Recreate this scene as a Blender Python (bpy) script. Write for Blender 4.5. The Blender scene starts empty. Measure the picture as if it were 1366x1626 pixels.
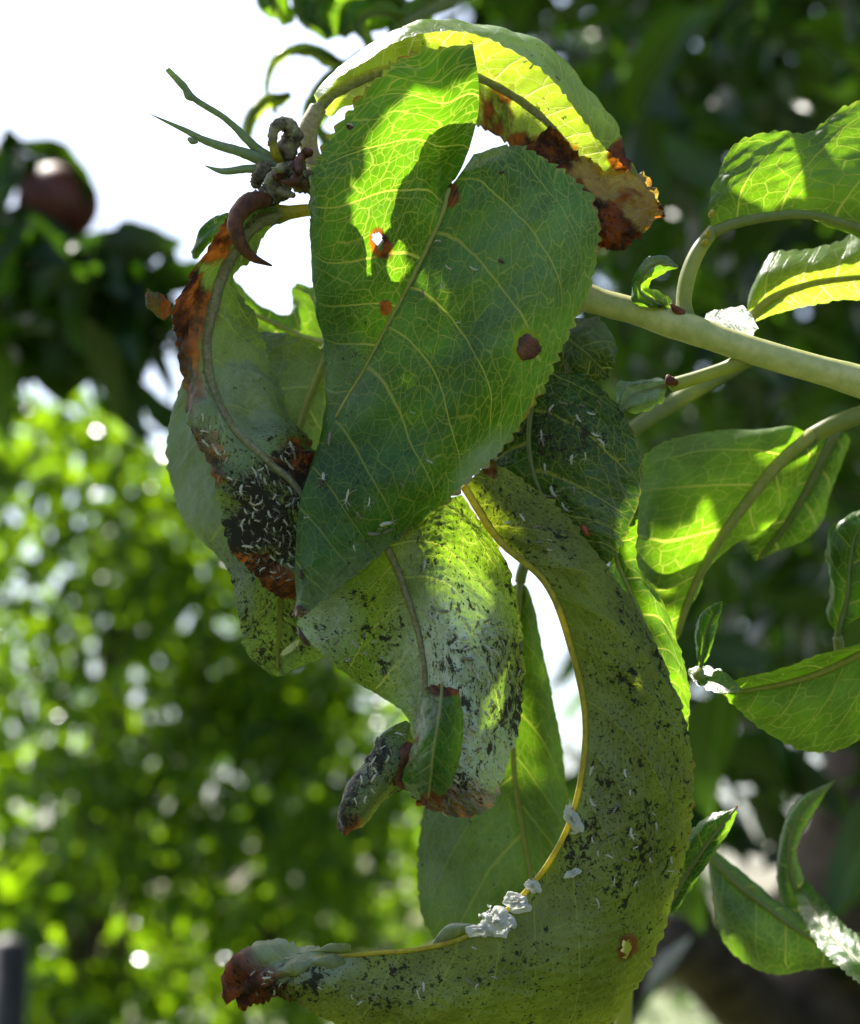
import bpy, math, random
import numpy as np
from mathutils import Vector, Matrix
from mathutils.bvhtree import BVHTree

random.seed(7); rng = np.random.default_rng(7)
sc = bpy.context.scene
COL = sc.collection

# ------------------------------------------------------------------ camera, sky, sun, exposure
CAM = Vector((0, 0, 1.5)); PITCH = math.radians(12); D = 0.35; FH = 0.163
cam_d = bpy.data.cameras.new('camera'); cam = bpy.data.objects.new('camera', cam_d); COL.objects.link(cam)
cam.location = CAM; cam.rotation_euler = (math.radians(90) + PITCH, 0, 0)
cam_d.sensor_fit = 'VERTICAL'; cam_d.sensor_height = 24; cam_d.sensor_width = 24
cam_d.lens = 12 / (FH / 2 / D); cam_d.clip_start = 0.01; cam_d.clip_end = 500
cam_d.dof.use_dof = True; cam_d.dof.focus_distance = D - 0.002; cam_d.dof.aperture_fstop = cam_d.lens / 3.3
cam_d.dof.aperture_blades = 0
sc.camera = cam
SUN_EL, SUN_AZ = math.radians(55), math.radians(-42)      # azimuth from +Y, positive to the right
w = bpy.data.worlds.new('World'); sc.world = w; w.use_nodes = True
nt = w.node_tree; bg = nt.nodes['Background']
sky = nt.nodes.new('ShaderNodeTexSky'); sky.sky_type = 'NISHITA'; sky.sun_disc = False
sky.sun_elevation = SUN_EL; sky.sun_rotation = SUN_AZ; sky.dust_density = 3.5; sky.air_density = 1.0
nt.links.new(sky.outputs[0], bg.inputs[0]); bg.inputs[1].default_value = 0.092
sd = bpy.data.lights.new('sun', 'SUN'); so = bpy.data.objects.new('sun', sd); COL.objects.link(so)
sd.energy = 5.0; sd.angle = math.radians(0.53); sd.color = (1, .95, .86)
SUN = Vector((math.sin(SUN_AZ) * math.cos(SUN_EL), math.cos(SUN_AZ) * math.cos(SUN_EL), math.sin(SUN_EL)))
so.rotation_euler = SUN.to_track_quat('Z', 'Y').to_euler(); so.location = (0, 0, 6)
sc.view_settings.view_transform = 'Standard'; sc.view_settings.look = 'None'
sc.view_settings.exposure = 1.8; sc.view_settings.gamma = 1.0
sc.render.engine = 'CYCLES'
cy = sc.cycles; cy.max_bounces = 4; cy.diffuse_bounces = 3; cy.glossy_bounces = 3; cy.transmission_bounces = 6
cy.transparent_max_bounces = 6; cy.use_denoising = True; cy.caustics_reflective = False; cy.caustics_refractive = False
cy.sample_clamp_indirect = 6

FWD = Vector((0, math.cos(PITCH), math.sin(PITCH))); UP = Vector((0, -math.sin(PITCH), math.cos(PITCH))); RT = Vector((1, 0, 0))
aC, aF, aU, aR = (np.array(v) for v in (CAM, FWD, UP, RT))
def PX(a):
    """photo pixel + depth behind the focal plane in mm -> world points (n,3)"""
    a = np.asarray(a, float); d = D + a[..., 2] * 1e-3
    x = (a[..., 0] - 683) / 1626 * FH; y = (813 - a[..., 1]) / 1626 * FH; k = d / D
    return aC + (x * k)[..., None] * aR + (y * k)[..., None] * aU + d[..., None] * aF
def PT(px, py, dist):
    """photo pixel at a distance in metres"""
    return Vector(PX((px, py, (dist - D) * 1000)))

# ------------------------------------------------------------------ node helpers
class N:
    def __init__(s, name):
        s.m = bpy.data.materials.new(name); s.m.use_nodes = True; s.t = s.m.node_tree; s.t.nodes.clear()
        s.out = s.t.nodes.new('ShaderNodeOutputMaterial')
    def n(s, typ, **kw):
        o = s.t.nodes.new(typ)
        for k, v in kw.items():
            if k.startswith('i_'): s.set(o, k[2:], v)
            else: setattr(o, k, v)
        return o
    def set(s, o, key, v):
        i = o.inputs[int(key)] if key.isdigit() else o.inputs[key.replace('_', ' ')]
        if isinstance(v, bpy.types.NodeSocket): s.t.links.new(v, i)
        else:
            if i.type == 'RGBA' and len(v) == 3: v = (*v, 1)
            i.default_value = v
    def math(s, op, a, b=0.0, c=0.0):
        o = s.n('ShaderNodeMath', operation=op)
        for k, v in enumerate((a, b, c)): s.set(o, str(k), v)
        return o.outputs[0]
    def mix(s, f, a, b, blend='MIX'):
        o = s.n('ShaderNodeMix', data_type='RGBA', blend_type=blend)
        s.set(o, '0', f); s.set(o, '6', a); s.set(o, '7', b)
        return o.outputs[2]
    def step(s, x, lo, hi, a=0.0, b=1.0):
        o = s.n('ShaderNodeMapRange', interpolation_type='SMOOTHSTEP')
        for k, v in zip('01234', (x, lo, hi, a, b)): s.set(o, k, v)
        return o.outputs[0]
    def noise(s, vec, scale, detail=3, rough=.55, dist=0, dim='3D'):
        o = s.n('ShaderNodeTexNoise', noise_dimensions=dim)
        s.set(o, 'Vector', vec); s.set(o, 'Scale', scale); s.set(o, 'Detail', detail); s.set(o, 'Roughness', rough); s.set(o, 'Distortion', dist)
        return o.outputs[0]
    def end(s, sh): s.t.links.new(sh, s.out.inputs[0]); return s.m

def leaf_mat(name, top=(.030, .075, .022), under=(.105, .155, .07), trans=(.22, .40, .012), vtop=(.15, .19, .05),
             vtrans=(.70, .74, .18), fine=1.0, gloss=.36, waxc=(.33, .38, .35), tmix=.5, uvein=.45):
    """two-sided leaf: glossy dark upper skin, matt pale lower skin, light coming through; veins, dead tissue, sooty mould, wax bloom"""
    q = N(name)
    uv = q.n('ShaderNodeUVMap', uv_map='leaf').outputs[0]
    ph = q.n('ShaderNodeAttribute', attribute_name='phase').outputs['Fac']
    av = q.n('ShaderNodeAttribute', attribute_name='av').outputs['Fac']
    pa = q.n('ShaderNodeSeparateColor', i_Color=q.n('ShaderNodeAttribute', attribute_name='paint').outputs['Color'])
    brown, mould, wax = pa.outputs
    dn = q.n('ShaderNodeTexNoise', noise_dimensions='2D', i_Vector=uv, i_Scale=260, i_Detail=2)
    off = q.n('ShaderNodeVectorMath', operation='SCALE', i_0=q.n('ShaderNodeVectorMath', operation='SUBTRACT', i_0=dn.outputs[1], i_1=(.5, .5, .5)).outputs[0], i_Scale=.0016)
    wv = q.n('ShaderNodeVectorMath', operation='ADD', i_0=uv, i_1=off.outputs[0]).outputs[0]
    def vor(scale, lo, hi):
        o = q.n('ShaderNodeTexVoronoi', feature='DISTANCE_TO_EDGE', voronoi_dimensions='2D', i_Vector=wv, i_Scale=scale)
        return q.step(o.outputs[0], lo, hi, 1, 0)
    mot = q.noise(uv, 90, 5, .6, dim='2D'); mot2 = q.noise(uv, 700, 3, .6, dim='2D')
    lad = q.n('ShaderNodeAttribute', attribute_name='ladder').outputs['Vector']
    lv = q.n('ShaderNodeVectorMath', operation='ADD', i_0=lad, i_1=q.n('ShaderNodeVectorMath', operation='SCALE', i_0=off.outputs[0], i_Scale=260).outputs[0]).outputs[0]
    o3 = q.n('ShaderNodeTexVoronoi', feature='DISTANCE_TO_EDGE', voronoi_dimensions='2D', i_Vector=lv, i_Scale=1.0, i_Randomness=.85)
    v3 = q.step(o3.outputs[0], .012, .05, 1, 0); v4 = vor(760, .012, .10)
    jit = q.math('MULTIPLY', q.math('SUBTRACT', q.noise(uv, 150, 2, dim='2D'), .5), .11)
    f = q.math('ADD', ph, jit)
    d2 = q.math('ABSOLUTE', q.math('SUBTRACT', q.math('FRACT', f), .5))
    w2 = q.math('MULTIPLY_ADD', av, -.024, .040)
    v2 = q.math('MULTIPLY', q.step(q.math('DIVIDE', d2, w2), .45, 1.1, 1, 0), q.step(av, .8, .97, 1, 0))
    vein = q.math('MAXIMUM', v2, q.math('MAXIMUM', q.math('MULTIPLY', v3, q.step(mot, .3, .7, .42, .82)), q.math('MULTIPLY', v4, .36 * fine)))
    edge = q.step(av, .972, 1.0)
    vein = q.math('MINIMUM', q.math('ADD', vein, q.math('MULTIPLY', edge, .35)), 1)
    # healthy tissue
    def tint(c, k): return tuple(min(1, x * k) for x in c)
    ctop = q.mix(q.step(mot, .3, .7), tint(top, .68), tint(top, 1.3))
    ctop = q.mix(q.math('MULTIPLY', vein, .85), ctop, vtop)
    cund = q.mix(q.step(mot, .3, .7), tint(under, .75), tint(under, 1.2))
    cund = q.mix(q.math('MULTIPLY', vein, uvein), cund, tint(under, 1.6))
    ctr = q.mix(q.step(mot, .28, .72), tint(trans, .6), tint(trans, 1.25))
    ctr = q.mix(vein, ctr, vtrans)
    # dead brown tissue
    bn = q.noise(uv, 220, 5, .65, dim='2D')
    bk = q.step(q.math('ADD', brown, q.math('MULTIPLY', q.math('SUBTRACT', bn, .5), 1.3)), .30, .68)
    bcol = q.mix(q.step(bn, .3, .68), (.022, .008, .006), (.15, .043, .018))
    btr = q.mix(q.step(bn, .38, .72), (.04, .009, .003), (.48, .15, .010))
    # sooty mould: grime film and black specks
    sp = q.noise(uv, 900, 3, .7, dim='2D'); sp2 = q.noise(uv, 190, 3, .6, dim='2D')
    thr = q.math('MULTIPLY_ADD', mould, -.22, .665)
    spk = q.math('MULTIPLY', q.step(q.math('SUBTRACT', q.math('ADD', q.math('MULTIPLY', sp, .62), q.math('MULTIPLY', sp2, .38)), thr), 0.0, .075), q.step(mould, .02, .12))
    dots = q.math('MULTIPLY', q.step(q.math('ADD', q.noise(uv, 2300, 2, .5, dim='2D'), q.math('MULTIPLY', mould, .10)), .70, .76), q.step(mould, .05, .3, 0, .85)); spk = q.math('MAXIMUM', q.math('MULTIPLY', spk, .93), dots)
    film = q.math('MULTIPLY', q.step(mould, .5, 1.3), q.step(sp2, .25, .7, .25, .9))
    # wax bloom and dust
    wk = q.math('MULTIPLY', wax, q.step(q.math('ADD', q.math('MULTIPLY', mot, .6), q.math('MULTIPLY', mot2, .4)),   .3, .7, .35, 1.0))
    def dirt(c, browncol, dark, waxcol, kw):
        c = q.mix(bk, c, browncol); c = q.mix(q.math('MULTIPLY', wk, kw), c, waxcol)
        c = q.mix(film, c, dark); return q.mix(spk, c, (.012, .011, .007))
    ctop = dirt(ctop, bcol, q.mix(mot2, (.018, .015, .012), (.115, .10, .085)), waxc, 1); cund = dirt(cund, bcol, q.mix(mot2, (.018, .015, .012), (.115, .10, .085)), waxc, 1)
    ctr = dirt(ctr, btr, q.mix(mot2, (.012, .010, .004), (.02, .016, .006)), tint(trans, .5), .8)
    back = q.n('ShaderNodeNewGeometry').outputs['Backfacing']
    col = q.mix(back, ctop, cund)
    bh = q.math('ADD', q.math('MULTIPLY', vein, -.5), q.math('MULTIPLY', mot2, .5))
    bh = q.math('ADD', bh, q.math('MULTIPLY', q.math('ADD', bk, spk), q.math('MULTIPLY', bn, 1.2)))
    bump = q.n('ShaderNodeBump', i_Strength=.55, i_Distance=.00022, i_Height=bh)
    rough = q.math('ADD', q.math('MULTIPLY_ADD', back, .22, gloss), q.math('MULTIPLY', q.math('MAXIMUM', q.math('MAXIMUM', spk, bk), wk), .3))
    rough = q.math('ADD', rough, q.math('MULTIPLY', q.math('SUBTRACT', mot2, .5), .2))
    pr = q.n('ShaderNodeBsdfPrincipled', i_Base_Color=col, i_Roughness=rough, i_Normal=bump.outputs[0])
    pr.inputs['Specular IOR Level'].default_value = .5
    tr = q.n('ShaderNodeBsdfTranslucent', i_Color=ctr, i_Normal=bump.outputs[0])
    mx = q.n('ShaderNodeMixShader'); q.set(mx, '0', q.math('MULTIPLY', q.math('MULTIPLY_ADD', wk, -.55, 1), tmix)); q.set(mx, '1', pr.outputs[0]); q.set(mx, '2', tr.outputs[0])
    return q.end(mx.outputs[0])

def plain_mat(name, c1, c2, scale=300, rough=.5, trans=None, tf=.35, bump=.3, bd=.0002, spec=.4, det=5):
    q = N(name); co = q.n('ShaderNodeTexCoord').outputs['Object']
    nz = q.noise(co, scale, det, .62)
    col = q.mix(q.step(nz, .3, .7), c1, c2)
    b = q.n('ShaderNodeBump', i_Strength=bump, i_Distance=bd, i_Height=nz)
    pr = q.n('ShaderNodeBsdfPrincipled', i_Base_Color=col, i_Roughness=rough, i_Normal=b.outputs[0])
    pr.inputs['Specular IOR Level'].default_value = spec
    if not trans: return q.end(pr.outputs[0])
    tr = q.n('ShaderNodeBsdfTranslucent', i_Color=trans)
    mx = q.n('ShaderNodeMixShader'); q.set(mx, '0', tf); q.set(mx, '1', pr.outputs[0]); q.set(mx, '2', tr.outputs[0])
    return q.end(mx.outputs[0])

def far_leaf_mat(name, top, under, trans, gloss=.3):
    q = N(name); uv = q.n('ShaderNodeUVMap', uv_map='leaf').outputs[0]
    geo = q.n('ShaderNodeNewGeometry'); sep = q.n('ShaderNodeSeparateXYZ', i_0=uv)
    r = q.n('ShaderNodeAttribute', attribute_name='tone').outputs['Fac']
    mid = q.step(q.math('ABSOLUTE', sep.outputs[1]), .0006, .0016, 1, 0)
    nz = q.noise(uv, 120, 3)
    k = q.math('MULTIPLY_ADD', r, .7, .62)
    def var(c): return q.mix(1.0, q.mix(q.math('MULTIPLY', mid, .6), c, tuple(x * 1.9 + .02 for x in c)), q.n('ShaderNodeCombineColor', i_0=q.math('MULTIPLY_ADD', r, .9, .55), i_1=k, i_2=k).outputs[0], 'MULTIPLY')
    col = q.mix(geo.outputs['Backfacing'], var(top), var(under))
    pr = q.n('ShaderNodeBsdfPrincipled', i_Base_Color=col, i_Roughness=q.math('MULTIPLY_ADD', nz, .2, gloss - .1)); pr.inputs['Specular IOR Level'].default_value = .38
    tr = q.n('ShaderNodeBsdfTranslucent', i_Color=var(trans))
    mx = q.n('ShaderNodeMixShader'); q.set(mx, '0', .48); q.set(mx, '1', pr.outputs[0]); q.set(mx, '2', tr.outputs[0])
    return q.end(mx.outputs[0])

M_LEAF = leaf_mat('leaf_healthy', top=(.019, .078, .018), trans=(.125, .32, .004), vtrans=(.50, .58, .07))
M_SOOT = leaf_mat('leaf_infested', under=(.175, .205, .032), trans=(.21, .30, .003), vtrans=(.40, .46, .04), waxc=(.34, .40, .37), uvein=.32)
M_BACK = leaf_mat('leaf_shaded_back', under=(.06, .115, .012), trans=(.085, .20, .002), vtrans=(.28, .36, .03), uvein=.2)  # copy for the leaf behind, its shade put into darker colours
M_SHADED = leaf_mat('leaf_shaded_green', top=(.012, .036, .010), trans=(.03, .09, .002), under=(.055, .10, .018), vtop=(.10, .13, .035), vtrans=(.25, .28, .04), uvein=.2)  # dark green leaf with the shade behind it put into its colours
M_CUP = leaf_mat('leaf_infested_thin', under=(.12, .14, .03), trans=(.24, .44, .004), vtrans=(.62, .72, .10), waxc=(.55, .60, .58), uvein=.18)
M_GLOW = leaf_mat('leaf_backlit', top=(.06, .12, .04), trans=(.52, .72, .03), under=(.15, .19, .05), vtrans=(.84, .9, .25), fine=.5, uvein=.3)  # leaf copy with backlight put into brighter see-through colours
M_PALE = leaf_mat('leaf_infested_pale', under=(.135, .185, .08), trans=(.10, .19, .006), vtrans=(.26, .34, .05), waxc=(.36, .41, .37), uvein=.2)
M_DRYLEAF = leaf_mat('leaf_dried', top=(.12, .09, .03), under=(.24, .19, .07), trans=(.62, .40, .04), vtrans=(.7, .5, .1), fine=.5)
M_LIME = leaf_mat('leaf_young', top=(.03, .09, .016), trans=(.18, .40, .004), under=(.075, .13, .025), vtrans=(.55, .64, .08), fine=.5, uvein=.3)
M_RIB = plain_mat('rib', (.26, .29, .06), (.40, .40, .12), 900, .5, (.5, .5, .08), .35)
M_RIBY = plain_mat('rib_yellow', (.20, .18, .03), (.46, .42, .06), 1100, .42, (.75, .65, .04), .45)
M_RIBD = plain_mat('rib_dirty', (.16, .15, .075), (.36, .34, .25), 1500, .65, (.4, .36, .1), .3)
M_RIBG = plain_mat('rib_green', (.15, .19, .06), (.22, .25, .09), 500, .45, (.4, .45, .06), .35)
M_STEM = plain_mat('stem_skin', (.30, .33, .11), (.46, .44, .20), 420, .45, bump=.2)
M_DRY = plain_mat('dry_tissue', (.035, .014, .012), (.17, .06, .03), 700, .6, (.30, .08, .01), .25, .6)
M_CRUD = plain_mat('crusted_tissue', (.02, .010, .009), (.30, .25, .16), 520, .8, None, .2, .8, .0005)
M_SPRIG = plain_mat('sprig_skin', (.2, .26, .16), (.3, .36, .22), 900, .5, (.35, .45, .16), .4)
M_SKIN = plain_mat('aphid_skin_white', (.36, .34, .29), (.68, .67, .63), 1800, .6, (.7, .7, .66), .35, .2)
M_WAX = plain_mat('wax_white', (.76, .78, .76), (.88, .89, .87), 2500, .8, (.7, .72, .7), .3, .8, .0004)
M_BUG = plain_mat('bug_dark', (.02, .012, .01), (.07, .03, .02), 2500, .45)
M_RED = plain_mat('bug_red', (.28, .03, .02), (.4, .08, .04), 2500, .45)
M_BARK = plain_mat('bark', (.035, .022, .017), (.12, .085, .065), 45, .85, bump=1, bd=.006)
M_PLUM = plain_mat('plum_skin', (.085, .018, .016), (.15, .036, .028), 60, .5, bump=.05)
M_POST = plain_mat('post_paint', (.03, .032, .036), (.05, .05, .055), 30, .6)
F_SHADED = far_leaf_mat('foliage_shaded', (.015, .045, .010), (.035, .065, .016), (.05, .13, .003))  # foliage with its shade put into darker, less see-through colours
F_LIT = far_leaf_mat('foliage_lit', (.025, .075, .012), (.05, .09, .02), (.24, .44, .004), .17)  # foliage copy with sunlight put into a brighter see-through colour

# ------------------------------------------------------------------ object helpers
def add(o, parent=None, label=None, cat=None, group=None, kind=None):
    COL.objects.link(o)
    if parent is not None: o.parent = parent; o.matrix_parent_inverse = PINV.get(parent.name, Matrix())
    if label: o['label'] = label
    if cat: o['category'] = cat
    if group: o['group'] = group
    if kind: o['kind'] = kind
    return o
PINV = {}
def empty(name, loc, label, cat, group=None):
    o = bpy.data.objects.new(name, None); o.empty_display_size = .02; o.location = loc
    add(o, None, label, cat, group); PINV[o.name] = Matrix.Translation(-Vector(loc)); return o
def mesh_of(name, V, F, mat, smooth=True):
    me = bpy.data.meshes.new(name); me.from_pydata([tuple(v) for v in V], [], [tuple(f) for f in F])
    me.polygons.foreach_set('use_smooth', [smooth] * len(me.polygons)); me.materials.append(mat); me.update(); return me
def fast_mesh(name, V, Q, mat, uv=None, tone=None):
    """V (n,3), Q (m,4) quads"""
    me = bpy.data.meshes.new(name); V = np.asarray(V, np.float32); Q = np.asarray(Q, np.int32)
    me.vertices.add(len(V)); me.vertices.foreach_set('co', V.ravel())
    me.loops.add(Q.size); me.loops.foreach_set('vertex_index', Q.ravel())
    me.polygons.add(len(Q)); me.polygons.foreach_set('loop_start', np.arange(0, Q.size, 4, dtype=np.int32))
    me.polygons.foreach_set('use_smooth', np.ones(len(Q), bool))
    if uv is not None:
        l = me.uv_layers.new(name='leaf'); l.data.foreach_set('uv', np.asarray(uv, np.float32)[Q.ravel()].ravel())
    if tone is not None:
        a = me.attributes.new('tone', 'FLOAT', 'POINT'); a.data.foreach_set('value', np.asarray(tone, np.float32))
    me.materials.append(mat); me.update(calc_edges=True); me.validate(); return me
def cr(Pts, t):
    """Catmull-Rom through Pts (n,...) at t in 0..1"""
    P = np.asarray(Pts, float); n = len(P)
    P = np.concatenate([(2 * P[:1] - P[1:2]), P, (2 * P[-1:] - P[-2:-1])])
    x = np.clip(np.asarray(t) * (n - 1), 0, n - 1 - 1e-9); i = x.astype(int); f = (x - i).reshape(-1, *([1] * (P.ndim - 1)))
    a, b, c, d = P[i], P[i + 1], P[i + 2], P[i + 3]
    return .5 * (2 * b + (c - a) * f + (2 * a - 5 * b + 4 * c - d) * f ** 2 + (3 * b - a - 3 * c + d) * f ** 3)
def tube_data(path, rad, sides=8, lump=0.0):
    path = np.asarray(path, float); n = len(path); rad = np.broadcast_to(np.asarray(rad, float), (n,))
    T = np.gradient(path, axis=0); T /= np.linalg.norm(T, axis=1)[:, None] + 1e-12
    u = np.cross(T[0], (0.3, .5, .81)); u /= np.linalg.norm(u); V = []
    for i in range(n):
        u = u - T[i] * u.dot(T[i]); u /= np.linalg.norm(u) + 1e-12; v = np.cross(T[i], u)
        for k in range(sides):
            a = 2 * math.pi * k / sides; r = rad[i] * (1 + (lump * (random.random() - .5) if lump else 0))
            V.append(path[i] + (u * math.cos(a) + v * math.sin(a)) * r)
    F = [(i * sides + k, i * sides + (k + 1) % sides, (i + 1) * sides + (k + 1) % sides, (i + 1) * sides + k) for i in range(n - 1) for k in range(sides)]
    c = len(V); V += [path[0] - T[0] * rad[0] * .5, path[-1] + T[-1] * rad[-1] * .5]
    F += [(c, (k + 1) % sides, k) for k in range(sides)] + [(c + 1, (n - 1) * sides + k, (n - 1) * sides + (k + 1) % sides) for k in range(sides)]
    return V, F
def tube(name, ctrl, rads, mat, parent=None, n=40, sides=10, world=False, lump=0.0, **kw):
    """ctrl in photo px + depth mm (or world points), rads in mm"""
    c = np.asarray(ctrl, float); c = c if world else PX(c); t = np.linspace(0, 1, n)
    r = np.interp(t, np.linspace(0, 1, len(rads)), rads) * 1e-3
    V, F = tube_data(cr(c, t), r, sides, lump)
    return add(bpy.data.objects.new(name, mesh_of(name, V, F, mat)), parent, **kw)

HV = (SUN - FWD).normalized(); GR, GU = (-HV.dot(RT) / HV.dot(FWD), -HV.dot(UP) / HV.dot(FWD))
HERO = {}    # key -> object, for setting insects on the blades
def leaf(key, parent, st, mat, step=.30, tooth=.8, period=2.3, spacing=7.5, slope=.55, brown=(), mould=(), wax=(), holes=(), cuts=(),
         quilt=.35, wave=.25, flip=False, label=None, rib=M_RIB, ribr=(.75, .2), ribside=-.2, base_brown=0, seed=0, edge_brown=0.0, ribend=.96, glint=None, pucker=0.5):
    """a blade lofted through stations (left control points, midrib, right control points), with teeth, veins as relief and paint"""
    r_ = np.random.default_rng(seed + 11)
    if glint:                                                                # blade lying so that the sun glances off it
        pl = lambda p: (p[0], p[1], glint[2] + .3 * (p[2] - glint[2]) + (GR * (p[0] - glint[0]) - GU * (p[1] - glint[1])) * FH / 1626 * 1000)
        st = [(pl(a), [pl(b) for b in c], [pl(b) for b in d]) for a, c, d in st]
    M = np.array([s[0] for s in st], float); L = np.array([[s[0]] + list(s[1]) for s in st], float); R = np.array([[s[0]] + list(s[2]) for s in st], float)
    wM = PX(M); ln = np.linalg.norm(np.diff(cr(wM, np.linspace(0, 1, 60)), axis=0), axis=1).sum() * 1000
    nu = int(max(24, ln / step)); tu = np.linspace(0, 1, nu)
    def half(H):
        wid = np.linalg.norm(np.diff(PX(H), axis=1), axis=2).sum(1).max() * 1000
        nv = int(max(6, wid / (step * 1.25))); A = cr(H, tu)                 # nu, k, 3
        return cr(A.transpose(1, 0, 2), np.linspace(0, 1, nv)).transpose(1, 0, 2)
    HL, HR = half(L), half(R); nl, nr = HL.shape[1] - 1, HR.shape[1] - 1
    G = np.concatenate([HL[:, :0:-1], HR], axis=1); nv = G.shape[1]           # pixel space grid
    W = PX(G)
    sv = np.concatenate([np.linspace(-1, 0, nl + 1)[:-1], np.linspace(0, 1, nr + 1)])
    mid = nl
    x = np.concatenate([[0], np.cumsum(np.linalg.norm(np.diff(W[:, mid], axis=0), axis=1))])      # metres along rib
    seg = np.linalg.norm(np.diff(W, axis=1), axis=2); cs = np.concatenate([np.zeros((nu, 1)), np.cumsum(seg, 1)], 1); y = cs - cs[:, mid:mid + 1]
    X = np.repeat(x[:, None], nv, 1); av = np.abs(sv)[None].repeat(nu, 0)
    ay = np.abs(y) * 1000; Xm = X * 1000
    side = (y > 0)
    x0 = Xm - slope * ay - .012 * ay ** 2
    phase = x0 / spacing + np.where(side, .5, 0) + .13 * np.sin(x0 * .22 + seed) + .045 * np.sin(x0 * .77 + seed * 3 + np.where(side, 2.0, 0)) + .06 * np.sin(ay * .26 + seed)
    # normals
    du = np.gradient(W, axis=0); dv = np.gradient(W, axis=1); nrm = np.cross(du, dv); nrm /= np.linalg.norm(nrm, axis=2)[..., None] + 1e-12
    face = np.sign((nrm.reshape(-1, 3) @ -aF).mean()) or 1
    if flip: face = -face
    nrm *= face                                                              # upper skin side
    d2 = np.abs(phase % 1 - .5)
    hgt = quilt * (np.clip(d2 * 2, 0, 1) ** .7 - .6) * np.clip(av * 4, 0, 1) * np.clip((1.05 - av) * 3, 0, 1)
    for k in range(7):
        fx, fy = r_.normal(0, .22, 2); hgt = hgt + wave * .45 * np.sin(Xm * fx + y * 1000 * fy + r_.uniform(0, 6)) * np.clip(av * 2.2, 0, 1)
    for k in range(8):
        fx, fy = r_.normal(0, .8, 2); hgt = hgt + wave * .10 * np.sin(Xm * fx + y * 1000 * fy + r_.uniform(0, 6)) * np.clip(av * 2.2, 0, 1)
    def field(blobs):
        f = np.zeros((nu, nv))
        for b in blobs:
            bx, by, rx, ry, k = b[:5]; ang = math.radians(b[5]) if len(b) > 5 else 0
            dx, dy = G[..., 0] - bx, G[..., 1] - by; a = dx * math.cos(ang) + dy * math.sin(ang); c = -dx * math.sin(ang) + dy * math.cos(ang)
            f = np.maximum(f, k * np.clip(1.5 - np.sqrt((a / rx) ** 2 + (c / ry) ** 2), 0, 1))
        return f
    Bf = field(brown) + edge_brown * np.clip((av - .93) / .07, 0, 1) ** 2 + base_brown; Mf = field(mould); Xf = field(wax)
    cz = np.zeros((nu, nv))
    for k in range(10):
        fx, fy = r_.normal(0, 1.25, 2); cz = cz + np.abs(np.sin(Xm * fx + y * 1000 * fy + r_.uniform(0, 6))) - .6
    hgt = hgt + cz * (.16 * np.clip(field(brown) + base_brown, 0, 1) + pucker * .07 * np.clip(av * 3, 0, 1))
    W = W + nrm * (hgt * 1e-3)[..., None]
    # toothed margins
    for col, nb in ((0, 1), (nv - 1, nv - 2)):
        o = W[:, col] - W[:, nb]; o /= np.linalg.norm(o, axis=1)[:, None] + 1e-12
        s = np.concatenate([[0], np.cumsum(np.linalg.norm(np.diff(W[:, col], axis=0), axis=1))]) * 1000
        s = s + .5 * np.sin(s * .35 + seed) + .25 * np.sin(s * 1.3)
        f = (s / period) % 1; tt = np.where(f < .72, np.sin(f / .72 * math.pi / 2), (1 - f) / .28)
        amp = tooth * (.65 + .5 * np.sin(s * .9 + seed) * .6) * np.clip(np.minimum(tu, 1 - tu) * 14, 0, 1)
        W[:, col] += o * ((tt - .45) * amp * 1e-3)[:, None]
        W[:, nb] += o * ((tt - .45) * amp * .5e-3)[:, None]
    idx = np.arange(nu * nv).reshape(nu, nv); Q = np.stack([idx[:-1, :-1], idx[1:, :-1], idx[1:, 1:], idx[:-1, 1:]], -1).reshape(-1, 4)
    if face < 0: Q = Q[:, ::-1]
    if holes:
        cen = (G[:-1, :-1] + G[1:, 1:])[..., :2].reshape(-1, 2) / 2; keep = np.ones(len(Q), bool)
        for hx, hy, rx, ry, ang in holes:
            a = math.radians(ang); dx, dy = cen[:, 0] - hx, cen[:, 1] - hy; p = (dx * math.cos(a) + dy * math.sin(a)) / rx; c = (-dx * math.sin(a) + dy * math.cos(a)) / ry
            th = np.arctan2(c, p); keep &= np.hypot(p, c) > 1 + .15 * np.sin(3 * th + hx) + .1 * np.sin(7 * th)
        for fn in cuts: keep &= ~fn(cen)
        Q = Q[keep]
    uv = np.stack([X + seed * .37, y], -1).reshape(-1, 2)
    me = fast_mesh('leaf', W.reshape(-1, 3), Q, mat, uv)
    for nm, val in (('phase', phase), ('av', av)):
        a = me.attributes.new(nm, 'FLOAT', 'POINT'); a.data.foreach_set('value', val.ravel().astype(np.float32))
    ld = me.attributes.new('ladder', 'FLOAT_VECTOR', 'POINT'); ld.data.foreach_set('vector', np.stack([phase * spacing / 3.0, ay / 2.7 + np.where(side, 57.3, 0) + seed * 9.1, np.zeros_like(ay)], -1).ravel().astype(np.float32))
    a = me.attributes.new('paint', 'FLOAT_COLOR', 'POINT')
    a.data.foreach_set('color', np.stack([Bf, Mf, Xf, np.ones_like(Bf)], -1).ravel().astype(np.float32))
    o = add(bpy.data.objects.new('leaf', me), parent, label)
    PINV[o.name] = Matrix()
    if rib is not None:
        path = W[:, mid] + nrm[:, mid] * ribside * 1e-3; n = max(8, nu // 4); ii = np.linspace(0, int((nu - 1) * ribend), n).astype(int)
        V, F = tube_data(path[ii], np.interp(np.linspace(0, 1, n), [0, 1], ribr) * 1e-3, 8, .3 if rib is M_RIBD else .08)
        rb = bpy.data.objects.new('midrib', mesh_of('midrib', V, F, rib)); COL.objects.link(rb); rb.parent = o
    HERO[key] = o
    return o

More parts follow.
